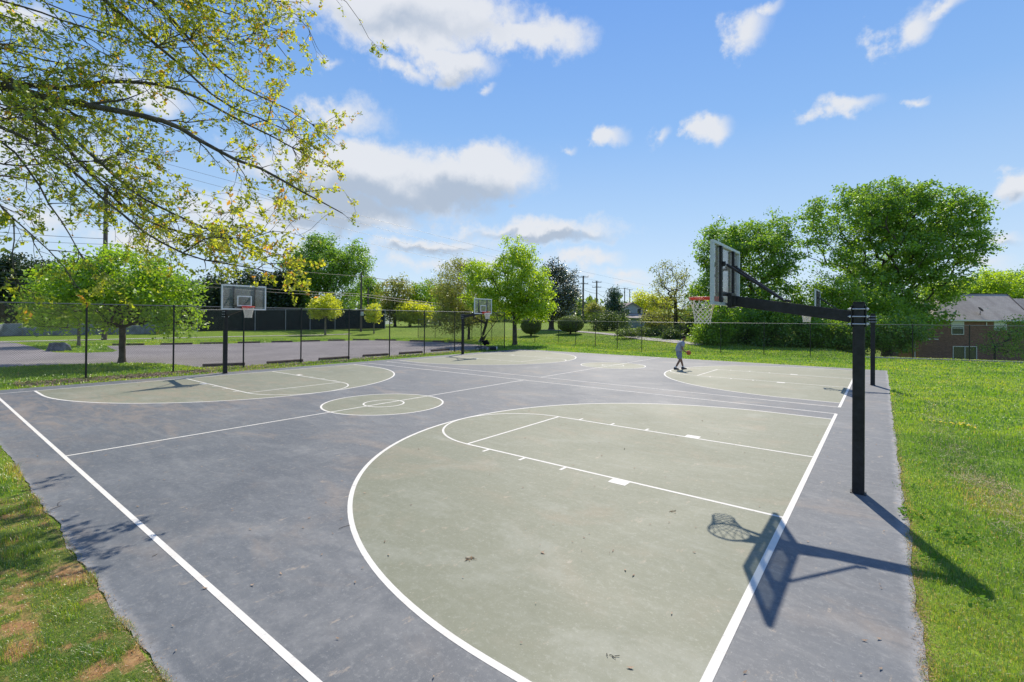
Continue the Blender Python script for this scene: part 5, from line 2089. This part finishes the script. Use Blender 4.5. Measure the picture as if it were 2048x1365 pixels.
def brick_house():
    D = 59.0
    c = CAM + ray(1868, 640) * D
    rz = math.atan2(A0[1], A0[0])
    root = empty('brick_house', (c[0], c[1], 0), rz)
    tag(root, 'red brick house with grey shingle roof and satellite dish behind the far fence', 'house')

    def X(u):
        return (u - 1868) * MP * D

    def Z(v, u=1950):
        return (CAM + ray(u, v) * D)[2]
    zt, zb = Z(640), -3.2
    wl_, dep = X(2048) + 1.2, 9.0
    MB().box((wl_ / 2, dep / 2, (zt + zb) / 2), (wl_, dep, zt - zb)).build('brick_wall', M_brick, root)
    # gable-hip roof: eaves, ridge
    zr = Z(588)
    e = .45
    y0, y1 = -e, dep + e
    xl, xr = -e - .1, X(2048) + .9
    ym = dep / 2

    def XD(u):                          # same image column, but at the depth of the ridge
        return (u - 1024) * MP * (D + ym) - (1868 - 1024) * MP * D
    rl, rr_ = XD(1890), XD(2013)
    # keep the slope as seen: the ridge sits deeper, so raise it
    zr2 = CAM[2] + (zr - CAM[2]) * (D + ym) / D
    # front slope, back slope, hip on the right, gable on the left
    bm = bmesh.new()
    vs = [bm.verts.new(v) for v in ((xl, y0, zt), (xr, y0, zt), (rr_, ym, zr2), (rl, ym, zr2), (xl, y1, zt), (xr, y1, zt))]
    for f in ((0, 1, 2, 3), (1, 5, 2), (5, 4, 3, 2), (4, 0, 3)):
        bm.faces.new([vs[i] for i in f])
    low = [bm.verts.new((v.co.x, v.co.y, v.co.z - .12)) for v in vs]
    for f in ((0, 1, 2, 3), (1, 5, 2), (5, 4, 3, 2), (4, 0, 3)):
        bm.faces.new([low[i] for i in f][::-1])
    for a, b in ((0, 1), (1, 5), (5, 4), (4, 0)):
        bm.faces.new((vs[a], low[a], low[b], vs[b]))
    m = MB()
    m.bm.free()
    m.bm = bm
    rf = m.build('roof', M_shingle, root)
    MB().bar((rl, ym, zr2 + .03), (rr_, ym, zr2 + .03), .2, .06).build('ridge_cap', simple('dark_ridge', (0.06, 0.055, 0.055), .9), rf)
    MB().bar((rr_ + .02, ym, zr2 + .03), (xr, y0, zt + .03), .12, .04).build('ridge_cap', simple('dark_ridge', (0.06, 0.055, 0.055), .9), rf)
    MB().box(((xl + xr) / 2, y0 - .06, zt - .10), (xr - xl, .12, .14)).build('gutter', M_white, root, bevel=.02)
    MB().box(((xl + xr) / 2, y0 + .25, zt - .20), (xr - xl - .1, .42, .03)).build('soffit', M_white, root)
    window(root, X(1914.5), Z(657), X(1893), X(1894) * 1.0, blind=.42, mull=True)
    window(root, X(2000), Z(650), X(1893), X(1890), blind=.9, mull=True)
    window(root, X(1929), Z(708), X(1916), X(1898), blind=0, panes=2)
    # white downpipe stub, small lamp
    MB().rod((X(1972), -.07, Z(645)), (X(1972), -.07, Z(652)), .05, seg=6).build('lamp', M_white, root)
    # chimney-like brick annex on the left
    MB().box((X(1868) - 1.2, 1.0, (Z(680) + zb) / 2), (2.3, 3.0, Z(680) - zb)).build('annex', M_brick, root)
    MB().box((X(1868) - 1.2, 1.0, Z(680) + .04), (2.5, 3.2, .08)).build('annex_cap', M_white, root)
    # second roof on the right
    MB().box((X(2048) + 4.4, 4.5, (zt + zb) / 2), (6.0, 7.0, zt - zb)).build('side_wing', M_brick, root)
    bm = bmesh.new()
    x0_, x1_ = X(2048) - .1, X(2048) + 8.0
    zz = zr2 - .6
    v = [bm.verts.new(q) for q in ((x0_, .8, zt - .02), (x1_, .8, zt - .02), (x1_, 4.6, zz), (x0_ - .6, 4.6, zz), (x0_, 8.6, zt - .02), (x1_, 8.6, zt - .02))]
    for f in ((0, 1, 2, 3), (3, 2, 5, 4), (0, 3, 4), (1, 5, 2)):
        bm.faces.new([v[i] for i in f])
    m = MB()
    m.bm.free()
    m.bm = bm
    m.build('wing_roof', M_shingle, root)
    # satellite dish on the roof
    t = ym * .10
    ds = empty('satellite_dish', tuple(np.array(root.matrix_world.translation)))
    loc = np.array([c[0], c[1], 0]) + A0 * X(1966) + B0 * (0.35)
    loc[2] = zt + (zr2 - zt) * (0.35 + e) / (ym + e)
    ds.location = loc
    ds.rotation_euler = (0, 0, rz)
    tag(ds, 'small satellite dish on the grey roof of the brick house', 'satellite dish')
    md = simple('dish_grey', (0.10, 0.10, 0.11), .5)
    MB().rod((0, 0, 0), (0, 0, .55), .03, seg=8).rod((-.25, -.05, .02), (0, 0, .3), .02, seg=6).build('mast', md, ds)
    bm = bmesh.new()
    rings = []
    ax = Vector((.72, -.35, .60)).normalized()
    q = ax.to_track_quat('Z', 'Y')
    for i in range(5):
        r = .42 * i / 4
        rings.append([bm.verts.new(Vector((0, 0, .72)) + q @ Vector((r * math.cos(k * .5236), r * .85 * math.sin(k * .5236), r * r * .5))) for k in range(12)] if i else [bm.verts.new((0, 0, .72))])
    for k in range(12):
        bm.faces.new((rings[0][0], rings[1][k], rings[1][(k + 1) % 12]))
        for i in range(1, 4):
            bm.faces.new((rings[i][k], rings[i + 1][k], rings[i + 1][(k + 1) % 12], rings[i][(k + 1) % 12]))
    m = MB()
    m.bm.free()
    m.bm = bm
    d_o = m.build('dish', md, ds)
    sm = d_o.modifiers.new('thickness', 'SOLIDIFY')
    sm.thickness = .02
    MB().rod((0, -.02, .52), (.62, -.28, .86), .018, seg=6).box((.64, -.29, .88), (.14, .08, .08)).build('feed_arm', M_alu, ds)


brick_house()


def grey_house():
    D = 102.0
    c = CAM + ray(1238, 640) * D
    root = empty('grey_house', (c[0], c[1], 0), math.atan2(A0[1], A0[0]))
    tag(root, 'grey-green sided two-storey house with pinkish roof behind the spruce', 'house')

    def X(u):
        return (u - 1238) * MP * D

    def Z(v):
        return (CAM + ray(1270, v) * D)[2]
    w = X(1286)
    m = MB()
    m.prism([(0, 0), (w, 0), (w, Z(620)), (w / 2 + .3, Z(606)), (0, Z(620))], 0, 12)
    m.build('gable_wall', M_siding, root)
    for s, (xa, xb) in enumerate(((-.5, w / 2 + .3), (w + .5, w / 2 + .3))):
        bm = bmesh.new()
        za, zb = Z(620) - .25 if s == 0 else Z(620) - .25, Z(606) + .12
        v = [bm.verts.new(q) for q in ((xa, -.4, za), (xb, -.4, zb), (xb, 12.4, zb), (xa, 12.4, za), (xa, -.4, za - .2), (xb, -.4, zb - .2), (xb, 12.4, zb - .2), (xa, 12.4, za - .2))]
        for f in ((0, 1, 2, 3), (4, 5, 6, 7), (0, 1, 5, 4), (1, 2, 6, 5), (2, 3, 7, 6), (3, 0, 4, 7)):
            bm.faces.new([v[i] for i in f])
        m = MB()
        m.bm.free()
        m.bm = bm
        m.build('roof', M_shingle2, root)
    window(root, X(1255), Z(625), .95, 1.5, blind=0)
    window(root, X(1278), Z(624), .95, 1.5, blind=0)
    # lower front wing with lean-to roof
    MB().box((w * .62, -2.0, Z(645) / 2 + .5), (w * 1.1, 4.0, Z(634) - .2)).build('porch', M_siding, root)
    bm = bmesh.new()
    v = [bm.verts.new(q) for q in ((-.6, -4.5, Z(636)), (w * 1.25, -4.5, Z(636)), (w * 1.25, -.03, Z(627.5)), (-.6, -.03, Z(627.5)))]
    bm.faces.new(v)
    g = bmesh.ops.extrude_face_region(bm, geom=bm.faces[:])
    for q in g['geom']:
        if isinstance(q, bmesh.types.BMVert):
            q.co.z -= .18
    m = MB()
    m.bm.free()
    m.bm = bm
    m.build('porch_roof', M_shingle, root)
    # right extension
    x0, x1 = X(1296), X(1342)
    MB().box(((x0 + x1) / 2, 2, Z(639) / 2), (x1 - x0, 8, Z(639))).build('extension', simple('pale_siding', (0.52, 0.50, 0.50), .7), root)
    bm = bmesh.new()
    v = [bm.verts.new(q) for q in ((x0 - .4, -2.5, Z(640)), (x1 + .4, -2.5, Z(641)), (x1 + .2, 2.2, Z(633)), (x0 - .2, 2.2, Z(630)), (x1 + .4, 6.4, Z(640)), (x0 - .4, 6.4, Z(640)))]
    bm.faces.new(v[:4])
    bm.faces.new((v[3], v[2], v[4], v[5]))
    bm.faces.new((v[0], v[3], v[5]))
    bm.faces.new((v[1], v[4], v[2]))
    m = MB()
    m.bm.free()
    m.bm = bm
    m.build('extension_roof', M_shingle2, root)
    window(root, X(1307), Z(650), .9, 1.2, y=-2.02, blind=0)


grey_house()
# white gable seen between the trees left of centre
p = at(748, 118)
rt_ = empty('white_house', (p[0], p[1], 0), math.atan2(A0[1], A0[0]))
tag(rt_, 'white gabled house glimpsed between trees right of the slim utility pole', 'house')
hh2 = (CAM + ray(748, 588) * 118)[2]
MB().prism([(-1.6, 0), (2.6, 0), (2.6, hh2 - 2.2), (-1.6, hh2)], 0, 8).build('wall', M_white, rt_)
bm = bmesh.new()
v = [bm.verts.new(q) for q in ((-1.8, -.5, hh2 + .1), (3.2, -.5, hh2 - 2.5), (3.2, 8.5, hh2 - 2.5), (-1.8, 8.5, hh2 + .1), (-1.8, -.5, hh2 + .35), (3.2, -.5, hh2 - 2.25), (3.2, 8.5, hh2 - 2.25), (-1.8, 8.5, hh2 + .35))]
for f in ((0, 1, 2, 3), (4, 5, 6, 7), (0, 1, 5, 4), (1, 2, 6, 5), (2, 3, 7, 6), (3, 0, 4, 7)):
    bm.faces.new([v[i] for i in f])
m = MB()
m.bm.free()
m.bm = bm
m.build('roof', M_shingle, rt_)
window(rt_, .6, hh2 - 3.6, .9, 1.3, blind=0)


# parked van
def van():
    p = gt(857, 651)
    d = (p - CAM) @ FW
    root = empty('parked_van', (p[0], p[1], p[2]), math.atan2(A0[1], A0[0]) + .25)
    tag(root, 'silver van parked beyond the lawn left of the airy olive tree', 'van')
    mb = simple('silver_car_paint', (0.55, 0.57, 0.60), .3, .3, .6, .05, 3)
    pr = [(-2.3, .35), (2.25, .35), (2.3, .85), (2.0, 1.0), (1.35, 1.12), (.75, 1.72), (.4, 1.82), (-2.0, 1.84), (-2.25, 1.5), (-2.32, .8)]
    MB().prism(pr, -.9, .9).build('body', mb, root, bevel=.06)
    for sy in (-.905, .905):
        for x0, x1 in ((-1.95, -1.05), (-.95, -.1), (0.0, .8)):
            m = MB()
            top = 1.62 if x1 < .5 else 1.6
            m.prism([(x0, 1.12), (x1 + (.2 if x1 > .5 else 0), 1.12), (x1 - (.25 if x1 > .5 else 0), top), (x0, top)], sy - .012, sy + .012)
            m.build('side_window', M_pane, root)
        for x in (-1.45, 1.45):
            w_ = MB().rod((x, sy - .12 if sy > 0 else sy + .12, .33), (x, sy + .03 if sy > 0 else sy - .03, .33), .33, seg=18).build('wheel', simple('tyre_rubber', (.02, .02, .02), .8), root)
            MB().rod((x, sy, .33), (x, sy + (.045 if sy > 0 else -.045), .33), .19, seg=14).build('rim', M_steel, w_)
    m = MB().bar((.80, 0, 1.70), (1.32, 0, 1.16), 1.55, .02, up=(0, 0, 1))
    m.build('windscreen', M_pane, root)
    for s in (-.65, .65):
        MB().box((2.27, s, .8), (.08, .32, .16)).build('headlight', M_white, root)


van()

# ------------------------------------------------------------------ bicycle, jacket and bag
M_tyre = simple('tyre_rubber', (.02, .02, .02), .8)
M_frame = simple('dark_blue_frame', (.03, .035, .06), .35, .3)


def bicycle():
    p = _flat(966, 703)
    root = empty('bicycle', (p[0], p[1], 0.0), math.atan2(A0[1], A0[0]) + .10)
    tag(root, 'small dark bicycle parked behind the far left hoop beside the fence', 'bicycle')
    for x, r in ((-.42, .17), (.34, .19)):
        m = MB()
        m.tube([(x + r * math.cos(a), 0, r + .01 + r * math.sin(a)) for a in np.linspace(0, 2 * math.pi, 25)[:-1]], .020, 6, True)
        w_ = m.build('wheel', M_tyre, root)
        m = MB()
        for k in range(6):
            a = math.pi * k / 6
            m.rod((x - (r - .02) * math.cos(a), 0, r + .01 - (r - .02) * math.sin(a)), (x + (r - .02) * math.cos(a), 0, r + .01 + (r - .02) * math.sin(a)), .004, seg=4)
        m.build('spokes', M_steel, w_)
    m = MB()
    m.tube([(-.42, .03, .18), (-.36, 0, .45), (-.33, 0, .62)], .018, 6)
    m.tube([(-.34, 0, .40), (-.15, 0, .22), (.08, 0, .18), (.34, .03, .20)], .022, 6)
    m.tube([(-.35, 0, .52), (-.05, 0, .38), (.12, 0, .42)], .018, 6)
    m.tube([(.08, 0, .18), (.13, 0, .45), (.14, 0, .55)], .018, 6)
    m.build('frame', M_frame, root)
    MB().tube([(-.33, -.26, .84), (-.31, -.2, .86), (-.33, 0, .80), (-.31, .2, .86), (-.33, .26, .84)], .014, 6).rod((-.33, 0, .6), (-.33, 0, .82), .015, seg=6).build('handlebar', M_tcan, root)
    MB().ball((.15, 0, .58), .11, (1.3, .6, .35), 2).build('saddle', M_black, root)
    # jacket thrown over saddle and rear
    m = MB().ball((0, 0, 0), .2, (1.5, .95, .75), 3)
    rs2 = np.random.RandomState(2)
    for v_ in m.bm.verts:
        n_ = math.sin(v_.co.x * 19) * .03 + math.sin(v_.co.y * 23 + 2) * .03
        v_.co.z += n_
        if v_.co.z < 0:
            v_.co.z *= 1.6
        if v_.co.x > .15:
            v_.co.z -= (v_.co.x - .15) * .6
    jk = m.build('jacket', simple('black_fleece', (.008, .008, .01), .95, 0, .1, .2, 9), smooth=True)
    jk.location = (p[0] + A0[0] * .2, p[1] + A0[1] * .2, .72)
    jk.rotation_euler = (0, 0, math.atan2(A0[1], A0[0]))
    tag(jk, 'black jacket draped over the saddle of the small bicycle', 'jacket')
    q = _flat(987, 701)
    bag = empty('duffel_bag', (q[0], q[1], 0), math.atan2(A0[1], A0[0]))
    tag(bag, 'dark roll-shaped bag with pale round end lying right of the bicycle', 'bag')
    MB().rod((-.30, 0, .15), (.24, 0, .15), .145, seg=16).build('body', simple('dark_nylon', (.02, .024, .03), .7), bag, bevel=.015)
    MB().rod((.242, 0, .16), (.30, 0, .16), .155, .13, 16).build('end_cap', M_white, bag)
    MB().tube([(-.12, -.02, .29), (-.05, -.03, .37), (.05, -.03, .37), (.12, -.02, .29)], .012, 5).build('handle', M_tcan, bag)


bicycle()

# ------------------------------------------------------------------ the man with the ball
M_skin = simple('brown_skin', (.26, .14, .09), .55, 0, .4, .08, 12)
M_shirt = simple('grey_tshirt', (.33, .35, .38), .9, 0, .2, .12, 9)
M_shorts = simple('grey_shorts', (.22, .25, .30), .9, 0, .2, .12, 9)
M_hair = simple('black_hair', (.012, .010, .010), .9, 0, .2, .2, 30)
M_shoe = simple('dark_trainers', (.035, .035, .045), .7, 0, .3, .2, 20)
M_sock = simple('white_socks', (.70, .70, .70), .9)


def skin(name, V, E_, R, mat, parent, rootv=0, sub=2):
    me = bpy.data.meshes.new(name)
    me.from_pydata(V, E_, [])
    o = link(bpy.data.objects.new(name, me), parent)
    sk = o.modifiers.new('skin', 'SKIN')
    sk.use_smooth_shade = True
    for i, sv in enumerate(me.skin_vertices[0].data):
        r = R[i]
        sv.radius = r if isinstance(r, tuple) else (r, r)
        sv.use_root = (i == rootv)
    ss_ = o.modifiers.new('sub', 'SUBSURF')
    ss_.levels = ss_.render_levels = sub
    me.materials.append(mat)
    return o


def person():
    p = _flat(1359, 739.5)
    root = empty('person', (p[0], p[1], 0), math.atan2(A0[1], A0[0]))
    tag(root, 'man in grey T-shirt and shorts leaning forward and dribbling an orange ball', 'person')
    V = [(-.06, 0, .96), (-.02, 0, 1.12), (.07, 0, 1.30), (.13, 0, 1.42), (.18, 0, 1.50), (.215, 0, 1.57), (.235, 0, 1.66), (.235, 0, 1.735)]
    R = [(.125, .15), (.11, .14), (.12, .165), (.09, .13), .055, .065, (.088, .078), .055]
    E_ = [(i, i + 1) for i in range(7)]

    def add(pts, par_):
        k = par_
        for q, r in pts:
            V.append(q)
            R.append(r)
            E_.append((k, len(V) - 1))
            k = len(V) - 1
        return k
    # legs
    add([((-.04, -.10, .86), .095), ((-.02, -.11, .50), .064), ((-.12, -.11, .34), .060), ((-.25, -.11, .10), .040), ((-.25, -.11, .05), .04)], 0)
    add([((-.03, .10, .86), .095), ((.12, .12, .50), .064), ((.17, .12, .34), .060), ((.23, .12, .10), .040), ((.23, .12, .05), .04)], 0)
    # arms
    for s, el, wr, hd in ((-1, (.04, -.26, 1.12), (.24, -.15, .96), (.30, -.12, .92)), (1, (.14, .25, 1.13), (.30, .14, .98), (.345, .11, .94))):
        h = add([((.12, s * .17, 1.41), .07), ((.10, s * .215, 1.34), .055), (el, .042), (wr, .028), (hd, (.035, .022))], 3)
        # fingers closing on the ball
        for f in range(4):
            oy = (f - 1.5) * .022
            add([((hd[0] + .05, hd[1] + oy, hd[2] - .02), .010), ((hd[0] + .09 - .005 * abs(f - 1.5), hd[1] + oy, hd[2] - .03), .008)], h)
        add([((hd[0] + .03, hd[1] - s * .045, hd[2] + .01), .011), ((hd[0] + .06, hd[1] - s * .055, hd[2] - .005), .009)], h)
    body = skin('body', V, E_, R, M_skin, root)
    # face
    MB().ball((.325, 0, 1.655), .018, (1.2, .8, 1.2), 1).build('nose', M_skin, root)
    for s in (-1, 1):
        MB().ball((.235, s * .082, 1.66), .025, (.6, .4, 1.1), 1).build('ear', M_skin, root)
        MB().ball((.310, s * .033, 1.685), .010, (.6, 1, .8), 1).build('eye', M_hair, root)
    MB().ball((.265, 0, 1.60), .060, (.95, 1.0, .75), 2).build('beard', M_hair, root)
    MB().ball((.222, 0, 1.71), .098, (1.02, .90, .80), 3).build('hair', M_hair, root)
    # shirt
    V = [(-.07, 0, .88), (-.03, 0, 1.12), (.065, 0, 1.30), (.125, 0, 1.42), (.165, 0, 1.475)]
    R = [(.20, .215), (.185, .20), (.170, .205), (.135, .17), (.08, .09)]
    E_ = [(0, 1), (1, 2), (2, 3), (3, 4)]
    for s, e2 in ((-1, (.06, -.245, 1.20)), (1, (.13, .24, 1.21))):
        V += [(.12, s * .175, 1.41), (.10, s * .22, 1.34), e2]
        R += [.10, .092, .085]
        k = len(V)
        E_ += [(3, k - 3), (k - 3, k - 2), (k - 2, k - 1)]
    skin('shirt', V, E_, R, M_shirt, root)
    # shorts
    V = [(-.055, 0, 1.04), (-.05, 0, .88)]
    R = [(.140, .16), (.155, .178)]
    E_ = [(0, 1)]
    for s, a, b in ((-1, (-.05, -.11, .74), (-.03, -.12, .52)), (1, (.02, .11, .74), (.11, .13, .52))):
        V += [a, b]
        R += [.135, .128]
        k = len(V)
        E_ += [(1, k - 2), (k - 2, k - 1)]
    skin('shorts', V, E_, R, M_shorts, root)
    for x, y, z, yaw in ((-.25, -.11, 0.012, -.25), (.23, .12, 0.012, .05)):
        m = MB().prism([(-.09, 0), (.20, 0), (.205, .03), (.17, .055), (.06, .085), (.01, .12), (-.075, .12), (-.095, .05)], -.045, .045)
        o = m.build('shoe', M_shoe, root, bevel=.015)
        o.location = (x, y, z)
        o.rotation_euler = (0, 0, yaw)
        MB().rod((x, y, .10), (x + (.02 if x < 0 else -.01), y, .19), .046, .05, 12).build('sock', M_sock, root)
    b = empty('basketball', tuple(np.array([p[0], p[1], 0]) + A0 * .475 + np.array([0, 0, .885])))
    tag(b, 'orange basketball held low in front of the man', 'ball')
    MB().ball((0, 0, 0), .121, (1, 1, 1), 3).build('ball_skin', simple('orange_rubber', (.50, .12, .05), .7, 0, .3, .12, 30), b, smooth=True)
    for ax in (Matrix.Identity(4), Matrix.Rotation(rad(90), 4, 'X'), Matrix.Rotation(rad(90), 4, 'Y')):
        m = MB()
        m.tube([ax @ Vector((.1205 * math.cos(t), .1205 * math.sin(t), 0)) for t in np.linspace(0, 2 * math.pi, 33)[:-1]], .0025, 4, True)
        m.build('seam', M_hair, b)


person()

# small things by the brick house, seen through the fence
p = at(1830, 43)
m = MB().rod((p[0], p[1], -1.2), (p[0], p[1], 1.0), .04, seg=6).box((p[0], p[1], 1.0), (.22, .22, .12))
tag(m.build('garden_post', M_white), 'thin white garden post behind the far fence left of the house', 'post')
